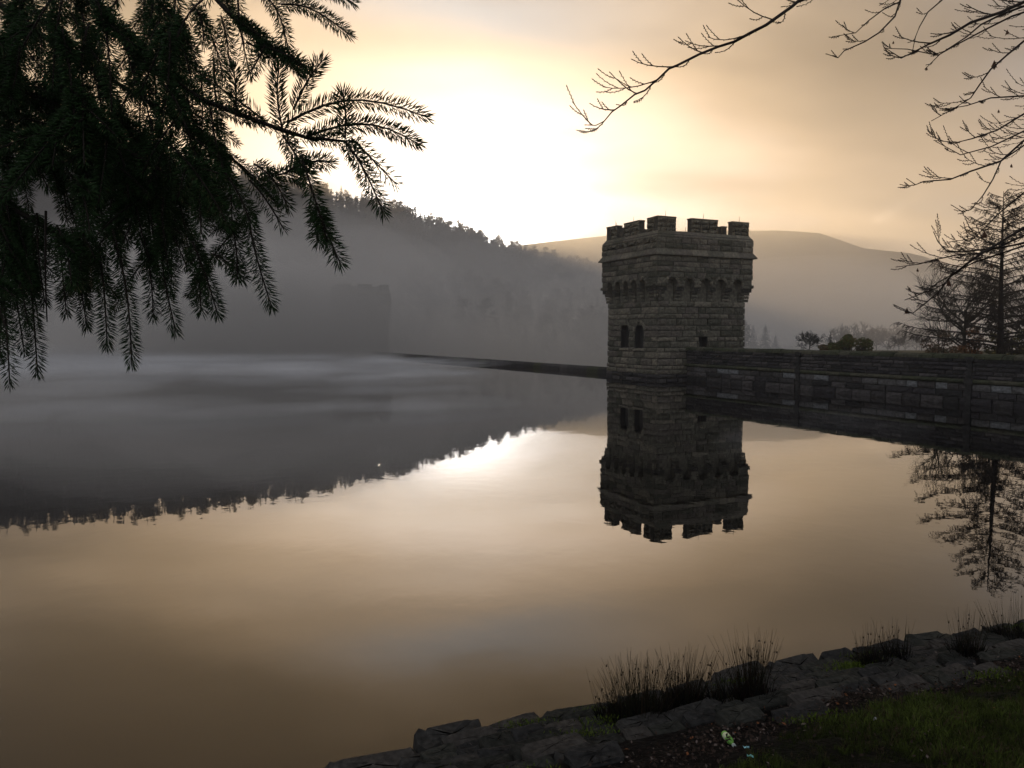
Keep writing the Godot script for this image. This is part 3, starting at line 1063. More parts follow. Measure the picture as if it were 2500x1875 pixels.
func conifer_mesh(seed_: int, tiers: int, per: int, slim: float, dark: float) -> ArrayMesh:
	# one metre tall: a thin stem and ragged drooping tiers of pointed sprays
	var r := RandomNumberGenerator.new()
	r.seed = seed_
	var m := Mesher.new()
	m.tint = Color(0.045, 0.038, 0.03)
	m.tube(PackedVector3Array([Vector3.ZERO, Vector3(0, 0.5, 0), Vector3(0, 1.0, 0)]), 0.014, 0.002, 5)
	for k in tiers:
		var t := (k + 0.5) / tiers
		var y0 := lerpf(0.1, 0.97, t) + r.randf_range(-0.012, 0.012)
		var rad := slim * pow(1.03 - t, 0.85)
		for s in per:
			if r.randf() < 0.13: continue
			var a := TAU * (s + r.randf()) / per
			var l := rad * r.randf_range(0.55, 1.15)
			var dir := Vector3(cos(a), 0, sin(a))
			var side := Vector3(-sin(a), 0, cos(a)) * l * r.randf_range(0.22, 0.34)
			var tip := Vector3(0, y0 - l * r.randf_range(0.25, 0.6), 0) + dir * l
			var mid := Vector3(0, y0 - l * 0.12, 0) + dir * l * 0.5
			m.tint = Color(0.042, 0.05, 0.026) * dark * r.randf_range(0.7, 1.25)
			m.tri(Vector3(0, y0 + 0.02, 0), mid + side, tip)
			m.tri(Vector3(0, y0 + 0.02, 0), tip, mid - side)
			m.tri(mid + side - Vector3(0, 0.035, 0), mid - side - Vector3(0, 0.03, 0), tip)
	return m.mesh(M.far_green)

func pine_mesh(seed_: int) -> ArrayMesh:
	# one metre tall: bare lower stem, tufts of needles in a lopsided head
	var r := RandomNumberGenerator.new()
	r.seed = seed_
	var m := Mesher.new()
	m.tint = Color(0.05, 0.042, 0.032)
	m.tube(PackedVector3Array([Vector3.ZERO, Vector3(0.01, 0.5, 0), Vector3(0.02, 0.93, 0.01)]), 0.018, 0.006, 5)
	for k in 26:
		var t := r.randf_range(0.3, 1.0)
		var a := r.randf() * TAU
		var l := 0.24 * sin(pow(t, 0.7) * PI * 0.92 + 0.1) * r.randf_range(0.4, 1.15)
		var p := Vector3(cos(a) * l + 0.02, t * 0.95, sin(a) * l)
		m.tint = Color(0.05, 0.042, 0.032)
		m.tube(PackedVector3Array([Vector3(0.015, t * 0.9, 0), p]), 0.006, 0.002, 3)
		for q in 20:
			m.tint = Color(0.045, 0.052, 0.026) * r.randf_range(0.65, 1.25)
			var c := p + Vector3(r.randfn(0, 0.045), r.randfn(0.01, 0.026), r.randfn(0, 0.045))
			var d := Vector3(r.randf_range(-1, 1), r.randf_range(-0.3, 1), r.randf_range(-1, 1)).normalized()
			var s := d.cross(Vector3(r.randf_range(-1, 1), r.randf_range(-1, 1), r.randf_range(-1, 1))).normalized()
			m.tri(c - s * 0.022, c + s * 0.022, c + d * 0.05)
	return m.mesh(M.far_green)

func limb(m: Mesher, p: Vector3, dir: Vector3, long: float, rad: float, sides: int, droop := 0.0, wander := 0.12) -> PackedVector3Array:
	var pts := PackedVector3Array([p])
	var n := 5
	var d := dir
	for i in n:
		d = (d + rv(wander) + Vector3.UP * droop).normalized()
		pts.append(pts[-1] + d * long / n)
	m.tube(pts, rad, rad * 0.45, sides)
	return pts

func grow(m: Mesher, p: Vector3, dir: Vector3, long: float, rad: float, level: int, spread: float, lift: float, kids: int, thin := 0.013) -> void:
	var pts := limb(m, p, dir, long, rad, 6 if level > 3 else 4 if level > 1 else 3, lift)
	if level <= 0: return
	for k in kids:
		var t := rng.randf_range(0.35, 1.0)
		var i := mini(int(t * 5), 4)
		var q := pts[i].lerp(pts[i + 1], t * 5 - i)
		var along := (pts[i + 1] - pts[i]).normalized()
		var out := rv().normalized()
		out = (out - along * out.dot(along)).normalized()
		grow(m, q, (along + out * spread * rng.randf_range(0.6, 1.3)).normalized(), long * rng.randf_range(0.5, 0.75), maxf(rad * 0.5, thin), level - 1, spread, lift, kids, thin)

func bare_tree(called: String, label: String, category: String, where: Vector3, tall: float, wide: float, stems: int, kids: int, levels: int, tint: Color, group := "", thin := 0.013) -> Node3D:
	var t := thing(called, label, category, where, 0.0, group)
	var m := Mesher.new()
	m.tint = tint
	var trunk := limb(m, Vector3.ZERO, Vector3.UP, tall * 0.55, tall * 0.022, 7, 0.1, 0.05)
	part("trunk", m.mesh(M.tree_bark), t)
	for k in stems:
		var f := rng.randf_range(0.25, 1.0)
		var i := mini(int(f * 5), 4)
		var p := trunk[i].lerp(trunk[i + 1], f * 5 - i)
		var a := TAU * (k + rng.randf() * 0.7) / stems
		var b := Mesher.new()
		b.tint = tint
		grow(b, p, Vector3(cos(a) * wide, lerpf(0.35, 1.1, f), sin(a) * wide).normalized(), tall * 0.36 * rng.randf_range(0.75, 1.15), tall * 0.011, levels, 0.85, 0.06, kids, thin)
		part("limb", b.mesh(M.tree_bark), t)
	return t

func shrub(label: String, category: String, where: Vector3, size: Vector3, leaves: int, cols: Array, leaf: float, group := "", called := "shrub") -> Node3D:
	var t := thing(called, label, category, where, 0.0, group)
	var st := Mesher.new()
	var m := Mesher.new()
	var lobes := []
	for k in 16:
		var a := rng.randf() * TAU
		var q := rng.randf_range(0.05, 0.85)
		lobes.append([Vector3(cos(a) * q * size.x, rng.randf_range(0.25, 0.95) * (1.05 - 0.55 * q) * size.y, sin(a) * q * size.z), rng.randf_range(0.14, 0.34)])
	for l in lobes:
		limb(st, Vector3(rng.randfn(0, 0.05) * size.x, 0, 0), l[0].normalized(), l[0].length(), size.y * 0.02, 4)
	for k in leaves:
		var l: Array = lobes[rng.randi() % 16]
		var w := rv().normalized()
		var p: Vector3 = l[0] + w * Vector3(size.x, minf(size.y, size.x) * 0.8, size.z) * l[1] * pow(rng.randf(), 0.25)
		if p.y < 0.0: continue
		var c: Color = cols[rng.randi() % cols.size()]
		m.tint = c * rng.randf_range(0.6, 1.3)
		var d := (w + rv(0.8)).normalized()
		var s := d.cross(rv()).normalized() * leaf * 0.5
		m.quad(p - s, p + d * leaf * 0.5, p + s, p - d * leaf * 0.5)
	part("stems", st.mesh(M.twig), t)
	part("foliage", m.mesh(M.leafy), t)
	return t

func larch(label: String, where: Vector3, tall: float, wide: float, whorls: int) -> void:
	var t := thing("larch_tree", label, "tree", where)
	var m := Mesher.new()
	m.tint = Color(1, 1, 1)
	var stem := PackedVector3Array()
	for i in 9:
		stem.append(Vector3(sin(i * 0.8) * 0.05 - 0.015 * i, tall * i / 8.0, cos(i * 1.1) * 0.05))
	m.tube(stem, tall * 0.021, 0.014, 9)
	part("trunk", m.mesh(M.bark), t)
	for k in whorls:
		var f := pow((k + 0.5) / whorls, 0.9)
		var y := lerpf(0.1, 0.985, f) * tall
		var i := mini(int(y / tall * 8), 7)
		var p := stem[i].lerp(stem[i + 1], y / tall * 8 - i)
		var a := k * 2.4 + rng.randf_range(-0.5, 0.5)
		var l := wide * (pow(1.0 - f, 0.7) * 0.93 + 0.1) * rng.randf_range(0.7, 1.1)
		var b := Mesher.new()
		b.tint = Color(1, 1, 1)
		# out, sagging, then turned up at the tip
		var pts := PackedVector3Array([p])
		var n := 8
		var out := Vector3(cos(a), 0, sin(a))
		for q in n:
			var s := (q + 1.0) / n
			var rise := lerpf(0.3, 0.75, f) - 0.75 * s + 0.95 * s * s * s
			out = (out + Vector3(rng.randf_range(-0.08, 0.08), 0, rng.randf_range(-0.08, 0.08))).normalized()
			pts.append(pts[-1] + (out + Vector3.UP * rise * 0.75).normalized() * l / n)
		b.tube(pts, maxf(0.011 * l, 0.022), 0.014, 5)
		var count := int(l * 16.0)
		for q in count:
			var s := rng.randf_range(0.12, 1.0)
			var j := mini(int(s * n), n - 1)
			var w := pts[j].lerp(pts[j + 1], s * n - j)
			var along := (pts[j + 1] - pts[j]).normalized()
			var side := along.cross(Vector3.UP).normalized() * (1.0 if rng.randf() < 0.5 else -1.0)
			var hang := rng.randf_range(-1.1, 0.15)
			var dir := (along * 0.7 + side * rng.randf_range(0.1, 1.0) + Vector3.UP * hang).normalized()
			var tl := rng.randf_range(0.2, 0.62) * (0.55 + 0.45 * l / wide)
			var tw := PackedVector3Array([w, w + dir * tl * 0.5, w + (dir + Vector3.DOWN * 0.25).normalized() * tl])
			b.tube(tw, 0.017, 0.011, 3)
			for z in 3:
				var o := tw[0].lerp(tw[2], rng.randf_range(0.25, 1.0))
				b.tube(PackedVector3Array([o, o + (dir + rv(0.9) + Vector3.DOWN * 0.3).normalized() * tl * rng.randf_range(0.2, 0.45)]), 0.011, 0.008, 3)
		part("branch", b.mesh(M.twig), t)

func woods() -> void:
	M.tree_bark = plain(lin(1, 1, 1), 0.9, true)
	# the far hillside: the trees on the skyline one by one, the rest as one wood
	var kinds := []
	for i in 4: kinds.append(conifer_mesh(20 + i, 15, 11, 0.19 + 0.02 * (i % 2), 1.0))
	for i in 4: kinds.append(pine_mesh(50 + i))
	var hill := []
	for i in kinds.size(): hill.append([])
	for i in 5200:
		var u := rng.randf_range(-1.15, 0.3)
		var far := prof(WOOD_FAR, u)
		var dep := lerpf(prof(WOOD_FOOT, u) + 6.0, far - 6.0, pow(rng.randf(), 0.9))
		var tall := rng.randf_range(7.0, 12.5)
		var p := Vector3(u * dep, 0, -dep)
		p.y = ground_h(p.x, p.z) - 0.4
		var b := Basis(Vector3.UP, rng.randf() * TAU).scaled(Vector3(tall * rng.randf_range(0.9, 1.3), tall, tall * rng.randf_range(0.9, 1.3)))
		hill[rng.randi() % kinds.size()].append(Transform3D(b, p))
	for i in kinds.size():
		tag(scatter("woodland", kinds[i], hill[i]), "misty conifer wood covering the hillside across the water", "woodland")
	var u := -0.64
	var n := 0
	while u < 0.19:
		var far := prof(WOOD_FAR, u)
		var low := smoothstep(-0.1, 0.05, u)
		var pick := rng.randi() % 4 if rng.randf() < 0.5 + 0.35 * low else 4 + rng.randi() % 4
		var tall := rng.randf_range(7.0, 12.5) * lerpf(1.0, 0.85, low)
		var dep := far + rng.randf_range(-8, 4)
		var p := Vector3(u * dep, 0, -dep)
		p.y = ground_h(p.x, p.z) - 0.5
		var w := tall * rng.randf_range(0.85, 1.25)
		var o := part("conifer_tree" if pick < 4 else "pine_tree", kinds[pick], self, Transform3D(Basis(Vector3.UP, rng.randf() * TAU).scaled(Vector3(w, tall, w)), p))
		tag(o, "pointed conifer on the misty wooded skyline left of the tower" if pick < 4 else "round-headed pine on the misty wooded skyline left of the tower", "tree", "trees along the wooded skyline")
		u += rng.randf_range(0.006, 0.014)
		n += 1
	# autumn trees low behind the crest
	for a in [[1085, 862, 178, 7.5, 0], [1010, 862, 188, 9.5, 1], [1180, 868, 172, 5.5, 2], [1300, 875, 168, 5.0, 3]]:
		var p := at(a[0], a[1], a[2])
		p.y = ground_h(p.x, p.z) - 0.3
		p.y = minf(p.y, 1.5)
		shrub(["rust-brown autumn tree low behind the overflow crest", "tall pinkish-brown autumn tree right of the far tower", "dull green bush behind the middle of the overflow crest", "dark bush behind the crest near the tower"][a[4]], "tree", p, Vector3(a[3] * 0.55, a[3], a[3] * 0.55), 1500, [Color(0.16, 0.085, 0.045), Color(0.12, 0.075, 0.05)] if a[4] < 2 else [Color(0.06, 0.06, 0.03)], 0.5, "", "autumn_tree" if a[4] < 2 else "shrub")
	# behind the dam wall on the right
	larch("tall bare larch rising behind the dam wall at the right", ground_spot(2441, 46.0), 10.7, 5.6, 88)
	bare_tree("bare_tree", "broad leafless tree with fine twigs behind the tall larch", "tree", ground_spot(2357, 60.0), 7.6, 1.25, 14, 5, 3, Color(0.018, 0.016, 0.014))
	bare_tree("bare_tree", "leafless tree partly cut off by the right edge, beyond the larch", "tree", ground_spot(2520, 58.0), 7.4, 1.1, 9, 5, 3, Color(0.02, 0.017, 0.014))
	shrub("rust-leaved beech bush below the broad leafless tree", "bush", ground_spot(2375, 53.0), Vector3(1.7, 3.0, 1.4), 1500, [Color(0.13, 0.055, 0.022), Color(0.07, 0.045, 0.025)], 0.13)
	shrub("dark yellow-green bush at the foot of the tall larch", "bush", ground_spot(2462, 50.0), Vector3(1.7, 3.3, 1.5), 2200, [Color(0.1, 0.08, 0.02), Color(0.05, 0.05, 0.022), Color(0.04, 0.042, 0.02)], 0.13)
	shrub("dark brown-green bush at the far right behind the wall", "bush", ground_spot(2520, 52.0), Vector3(2.0, 4.2, 1.8), 2600, [Color(0.05, 0.045, 0.022), Color(0.08, 0.05, 0.022)], 0.14)
	shrub("small bushy undergrowth left of the rust-leaved beech bush", "bush", ground_spot(2300, 57.0), Vector3(1.8, 2.6, 1.5), 1300, [Color(0.06, 0.05, 0.03), Color(0.09, 0.05, 0.028)], 0.13)
	bare_tree("bare_shrub", "dark round bare-twigged tree just right of the near tower", "tree", ground_spot(1977, 88.0), 2.5, 2.0, 13, 5, 3, Color(0.022, 0.02, 0.017))
	shrub("rounded olive-green rhododendron behind the dam wall", "bush", ground_spot(2078, 84.0), Vector3(2.7, 2.3, 2.2), 6400, [Color(0.06, 0.075, 0.018), Color(0.045, 0.058, 0.016), Color(0.09, 0.06, 0.02)], 0.16)
	shrub("lower olive bush between the dark round tree and the rhododendron", "bush", ground_spot(2020, 86.0), Vector3(1.6, 1.1, 1.4), 2200, [Color(0.06, 0.055, 0.02), Color(0.09, 0.05, 0.022)], 0.15)
	var sc := part("conifer_tree", kinds[1], self, Transform3D(Basis.from_scale(Vector3(3.4, 2.9, 3.4)), ground_spot(2027, 108.0)))
	tag(sc, "small pointed conifer peeping up behind the olive bushes", "tree")
	bare_tree("bare_shrub", "low spreading bare shrub right of the rhododendron", "bush", ground_spot(2195, 120.0), 2.6, 2.0, 11, 5, 3, Color(0.05, 0.045, 0.04))
	bare_tree("bare_shrub", "low bare shrub near the larch branch tips", "bush", ground_spot(2250, 110.0), 2.4, 2.0, 10, 5, 3, Color(0.05, 0.045, 0.04))
	var c := 0
	for a in [[1838, 868, 235, 17.5], [1868, 866, 225, 18.5], [1893, 872, 240, 14.0]]:
		var p := ground_spot(a[0], a[2])
		var h: float = (874.0 - [792.0, 790.0, 815.0][c]) / FOCAL * a[2]
		var top: float = 3.7 + (815.0 - [792.0, 790.0, 815.0][c]) / FOCAL * a[2]
		h = top - p.y
		var o := part("conifer_tree", conifer_mesh(70 + c, 17, 12, 0.2, 1.0), self, Transform3D(Basis.from_scale(Vector3(h * 1.7, h, h * 1.7)), p))
		tag(o, ["left one of three pale conifers in the mist beside the tower", "tallest of three pale conifers in the mist beside the tower", "short right-hand one of three pale conifers in the mist"][c], "tree", "pale conifers in the mist")
		c += 1
	c = 0
	for a in [[2045, 800, 190], [2078, 797, 196], [2105, 795, 215], [2140, 796, 205], [2168, 792, 210], [2210, 798, 225], [2238, 806, 215]]:
		var p := ground_spot(a[0], a[2])
		var h: float = 3.7 + (815.0 - a[1]) / FOCAL * a[2] - p.y
		bare_tree("misty_tree", ["thin grey misty tree above the olive bushes", "spiky grey misty tree above the rhododendron", "pale misty tree with a pointed top right of the rhododendron", "rust-tinted misty tree in the middle of the misty group", "tallest rust-tinted misty tree in the misty group", "pale rounded misty tree toward the larch", "faint misty tree nearest the larch branches"][c], "tree", p, h * 0.98, 1.0, 13, 4, 3, [Color(0.05, 0.046, 0.04), Color(0.05, 0.046, 0.04), Color(0.075, 0.055, 0.04), Color(0.085, 0.056, 0.038), Color(0.085, 0.056, 0.038), Color(0.07, 0.056, 0.044), Color(0.06, 0.052, 0.044)][c], "trees fading into the mist behind the wall", 0.045)
		c += 1
	# rocks on the moor top
	var rk := thing("rock_outcrop", "tiny rock outcrop on the bare moor skyline right of the tower", "rocks", Vector3.ZERO)
	for x in [1848, 1856, 1866, 1873]:
		var p := at(x, 574, 938.0)
		p.y = ground_h(p.x, p.z)
		part("rock", rock_mesh(x % 7, M.bank_stone[1]), rk, Transform3D(Basis.from_scale(Vector3(4.0, 2.6, 4.0)), p))

func ground_spot(px: float, depth: float) -> Vector3:
	var p := at(px, 840, depth)
	p.y = ground_h(p.x, p.z) - 0.1
	return p


# ---------------------------------------------------------------- the spruce over the water

func shoot(parent: Node, a: Vector3, b: Vector3, needle: float, bare := false, curl := 0.12, forks := 0) -> void:
	var m := Mesher.new()
	var nd := Mesher.new()
	m.tint = Color(1, 1, 1)
	sprig(m, nd, a, b, needle, bare, curl)
	var l := a.distance_to(b)
	var ax := (b - a) / l
	for k in forks:
		var t := rng.randf_range(0.15, 0.7)
		var p := a.lerp(b, t) + Vector3.UP * l * curl * sin(t * PI) * (1.0 - absf(ax.y) * 0.6)
		var out := ax.cross(Vector3(rng.randf_range(-0.3, 0.3), rng.randf_range(-0.3, 0.3), 1)).normalized() * (1.0 if k % 2 else -1.0)
		var dir := (ax + out * rng.randf_range(0.35, 1.0) + rv(0.25)).normalized()
		sprig(m, nd, p, p + dir * l * rng.randf_range(0.28, 0.55), needle * 0.95, false, curl * 0.5)
	var am := m.mesh(M.twig)
	nd.mesh(M.needles, am)
	part("bare_twig" if bare else "shoot", am, parent)

func sprig(m: Mesher, nd: Mesher, a: Vector3, b: Vector3, needle: float, bare: bool, curl: float) -> void:
	var l := a.distance_to(b)
	var n := 7
	var pts := PackedVector3Array()
	var bow := rv(0.05) * l
	var ax := (b - a) / l
	for i in n + 1:
		var t := i / float(n)
		pts.append(a.lerp(b, t) + bow * sin(t * PI) + Vector3.UP * l * curl * sin(t * PI) * (1.0 - absf(ax.y) * 0.6))
	m.tube(pts, 0.0022 + l * 0.004, 0.0016, 5)
	var r := 0.0
	if bare:
		for k in 60:
			var t := rng.randf()
			var i := mini(int(t * n), n - 1)
			nd.needle(pts[i].lerp(pts[i + 1], t * n - i), rv().normalized(), Vector3.RIGHT, 0.004, 0.0008)
		return
	var count := int(l * 1400.0 * (rng.randf_range(0.25, 0.5) if rng.randf() < 0.14 else rng.randf_range(0.8, 1.1)))
	for k in count:
		var t := (k + rng.randf()) / count
		var i := mini(int(t * n), n - 1)
		var p := pts[i].lerp(pts[i + 1], t * n - i)
		var along := (pts[i + 1] - pts[i]).normalized()
		var side := along.cross(Vector3(0.3, 0.2, 1)).normalized()
		var other := along.cross(side)
		r += 2.4 + rng.randf_range(-0.3, 0.3)
		var out := side * cos(r) + other * sin(r)
		var lean := 0.5 + 1.1 * smoothstep(0.86, 1.0, t) + rng.randf_range(-0.12, 0.18)
		var dir := (out + along * lean + Vector3.UP * 0.12).normalized()
		var len_ := needle * rng.randf_range(0.8, 1.15) * (1.0 - 0.2 * smoothstep(0.9, 1.0, t)) * (0.75 + 0.25 * smoothstep(0.0, 0.12, t))
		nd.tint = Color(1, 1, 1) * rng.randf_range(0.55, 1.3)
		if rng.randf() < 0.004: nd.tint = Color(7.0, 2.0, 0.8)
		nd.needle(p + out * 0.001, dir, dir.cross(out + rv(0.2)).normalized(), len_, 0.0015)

func spruce() -> void:
	var foot := bank_point(-3.2, 3.4)
	var t := thing("spruce_tree", "dark spruce whose drooping needled boughs hang over the water at upper left", "tree", foot)
	var m := Mesher.new()
	var trunk := PackedVector3Array()
	for i in 9: trunk.append(Vector3(0.03 * sin(i * 1.3), 1.1 * i - 0.3, 0.03 * cos(i * 0.9)))
	m.tube(trunk, 0.2, 0.1, 12)
	part("trunk", m.mesh(M.bark), t)
	# boughs: pixel and depth of the points along each
	var boughs := [
		[[-420, -420, 2.5], [-60, -190, 2.3], [229, 0, 2.1], [330, 140, 2.0], [498, 246, 1.9], [640, 300, 1.82], [745, 335, 1.76], [842, 345, 1.72]],
		[[-500, -700, 2.9], [100, -340, 2.6], [420, -120, 2.4], [573, 46, 2.2], [647, 109, 2.1], [739, 166, 2.02]],
		[[-480, 60, 2.4], [-150, 130, 2.2], [60, 220, 2.1], [240, 330, 2.0], [400, 420, 1.95], [520, 520, 1.9]],
		[[-460, 380, 2.5], [-160, 420, 2.35], [-20, 480, 2.2], [120, 560, 2.1], [230, 640, 2.05]],
		[[-420, -260, 3.0], [-100, -60, 2.8], [150, 120, 2.7], [380, 260, 2.6], [560, 380, 2.5], [680, 500, 2.45]],
		[[-500, -900, 3.2], [200, -520, 2.9], [520, -260, 2.7], [640, -90, 2.6], [760, -10, 2.5]],
	]
	var nodes := []
	var lines := []
	for b in boughs:
		var pts := PackedVector3Array()
		var first := at(b[0][0], b[0][1], b[0][2]) - foot
		pts.append(Vector3(0, clampf(first.y + 0.15, 1.0, 8.0), 0))
		for p in b: pts.append(at(p[0], p[1], p[2]) - foot)
		var bm := Mesher.new()
		bm.tube(PackedVector3Array([pts[0], pts[0].lerp(pts[1], 0.5) + Vector3.UP * 0.08, pts[1]]), 0.035, 0.016, 8)
		bm.tube(pts.slice(1, 4), 0.016, 0.0085, 7)
		bm.tube(pts.slice(3), 0.0085, 0.003, 7)
		var clad := Mesher.new()
		var stub := Mesher.new()
		for i in range(1, 3):
			for k in 7:
				var f := rng.randf()
				var p := pts[i].lerp(pts[i + 1], f)
				sprig(stub, clad, p, p + Vector3(rng.randf_range(-0.1, 0.2), rng.randf_range(-0.3, -0.05), rng.randf_range(-0.12, 0.12)), 0.03, false, 0.1)
		for i in range(1, pts.size() - 1):
			sprig(stub, clad, pts[i], pts[i + 1], 0.03, false, 0.0)
		var am := bm.mesh(M.bark)
		stub.mesh(M.twig, am)
		clad.mesh(M.needles, am)
		var o := part("bough", am, t)
		nodes.append(o)
		lines.append(b)
	# the shoots that show singly against the sky and mist: base and tip in the picture, depth of both, bough
	var single := [
		[700, 300, 1043, 286, 1.75, 0], [745, 335, 1022, 352, 1.76, 0], [842, 338, 836, 225, 1.68, 0], [859, 338, 968, 450, 1.74, 0], [842, 345, 936, 520, 1.7, 0],
		[716, 268, 787, 148, 1.8, 0], [690, 320, 681, 165, 1.74, 0], [575, 285, 567, 168, 1.8, 0], [640, 290, 500, 190, 1.85, 0], [735, 380, 800, 590, 1.72, 0], [775, 505, 832, 646, 1.7, 0], [770, 500, 778, 592, 1.74, 0],
		[690, 330, 745, 420, 1.76, 0], [515, 265, 548, 420, 1.86, 0], [548, 410, 566, 560, 1.86, 0], [566, 540, 580, 682, 1.86, 0], [607, 520, 664, 752, 1.8, 0], [548, 420, 612, 545, 1.8, 0],
		[620, 400, 704, 508, 1.84, 4], [610, 440, 693, 560, 1.86, 4], [700, 420, 808, 398, 1.84, 0], [640, 440, 740, 440, 1.9, 4],
		[687, 11, 853, 85, 2.1, 5], [760, -20, 864, 8, 2.2, 5], [640, -20, 703, 118, 2.15, 5], [573, 46, 740, 180, 2.1, 1], [647, 109, 610, 182, 2.05, 1], [620, 110, 760, 175, 2.06, 1], [540, 40, 560, 152, 2.2, 1], [470, 10, 545, 190, 2.25, 1],
		[395, 560, 430, 812, 1.95, 2], [340, 570, 374, 776, 1.98, 2], [275, 560, 322, 892, 1.9, 2], [240, 600, 262, 846, 1.92, 2], [460, 600, 490, 762, 1.95, 2], [470, 590, 532, 770, 1.92, 2], [520, 620, 596, 680, 1.9, 2], [400, 480, 412, 660, 1.95, 2],
		[190, 580, 213, 800, 2.05, 3], [140, 560, 162, 768, 2.1, 3], [70, 640, 92, 914, 2.05, 3], [0, 660, 24, 938, 2.0, 3], [40, 600, 60, 860, 2.15, 3], [-20, 640, 0, 880, 2.1, 3], [90, 520, 110, 740, 2.1, 3],
	]
	for s in single:
		var a := at(s[0], s[1], s[4]) - foot
		var b := at(s[2], s[3], s[4] - 0.04) - foot
		shoot(nodes[s[5]], a, b, 0.032)
	shoot(nodes[3], at(112, 515, 2.0) - foot, at(115, 786, 1.98) - foot, 0.02, true, 0.0)
	# the dense curtain behind them
	var low := [[-60, 880], [60, 850], [110, 800], [160, 730], [212, 750], [320, 810], [372, 720], [430, 750], [490, 710], [530, 720], [578, 640], [640, 560], [680, 480], [710, 400], [730, 300], [745, 240]]
	var done := 0
	while done < 125:
		var x := rng.randf_range(-60, 690)
		var y := rng.randf_range(-120, 680)
		var long := rng.randf_range(130, 290)
		var drift := rng.randf_range(-0.12, 0.32)
		if rng.randf() < 0.35: drift = rng.randf_range(-1.0, 1.1)
		var x2 := x + drift * long
		var y2 := y + long
		if y2 > prof(low, x2) or x2 > 715.0: continue
		var edge := 580.0 if y < 330.0 else lerpf(580.0, 540.0, (y - 330.0) / 300.0)
		if y < 130.0: edge = lerpf(430.0, 580.0, clampf((y - 20.0) / 130.0, 0.0, 1.0))
		if x2 > edge and rng.randf() < 0.85: continue
		var dep := rng.randf_range(1.75, 2.75)
		var which := 0
		if y > 420.0: which = 3 if x < 240.0 else 2
		elif dep > 2.4: which = 4 if x < 450.0 else 5
		elif y < 60.0: which = 1
		shoot(nodes[which], at(x, y, dep) - foot, at(x2, y2, dep - 0.05) - foot, 0.032, false, 0.12, 1 + rng.randi() % 2)
		done += 1


# ---------------------------------------------------------------- the bare beech at upper right

func bud(m: Mesher, p: Vector3, dir: Vector3, s := 1.0) -> void:
	var side := dir.cross(Vector3(0.2, 0.3, 1)).normalized()
	var k := 0.0032 * s
	m.tube(PackedVector3Array([p - dir * 0.004 * s, p + dir * 0.005 * s, p + dir * 0.011 * s, p + dir * 0.02 * s]), k, k * 0.35, 5)
	m.needle(p, dir, side, 0.024 * s, k * 1.25)

func spray(m: Mesher, p: Vector3, dir: Vector3, lift: Vector3, long: float, rad: float, depth: int) -> void:
	# a zigzag twig that turns up towards its tip and ends in a pointed bud
	var pts := PackedVector3Array([p])
	var d := dir
	var n := 8
	var zig := dir.cross(Vector3(0, 0, 1)).normalized()
	for i in n:
		d = (d + lift * (0.05 + 0.16 * i / n) + zig * (0.07 if i % 2 else -0.07) + rv(0.03)).normalized()
		pts.append(pts[-1] + d * long / n)
		if depth > 0 and i > 0 and rng.randf() < 0.3:
			var s := (zig if i % 2 else -zig) * rng.randf_range(0.3, 0.6)
			spray(m, pts[-1], (d + s + lift * 0.2).normalized(), lift, long * rng.randf_range(0.25, 0.5), rad * 0.7, depth - 1)
		elif i < n - 1:
			bud(m, pts[-1], (d + (zig if i % 2 else -zig) * 0.7).normalized(), 0.42)
	m.tube(pts, rad, rad * 0.55, 5)
	bud(m, pts[-1], d, 0.75)

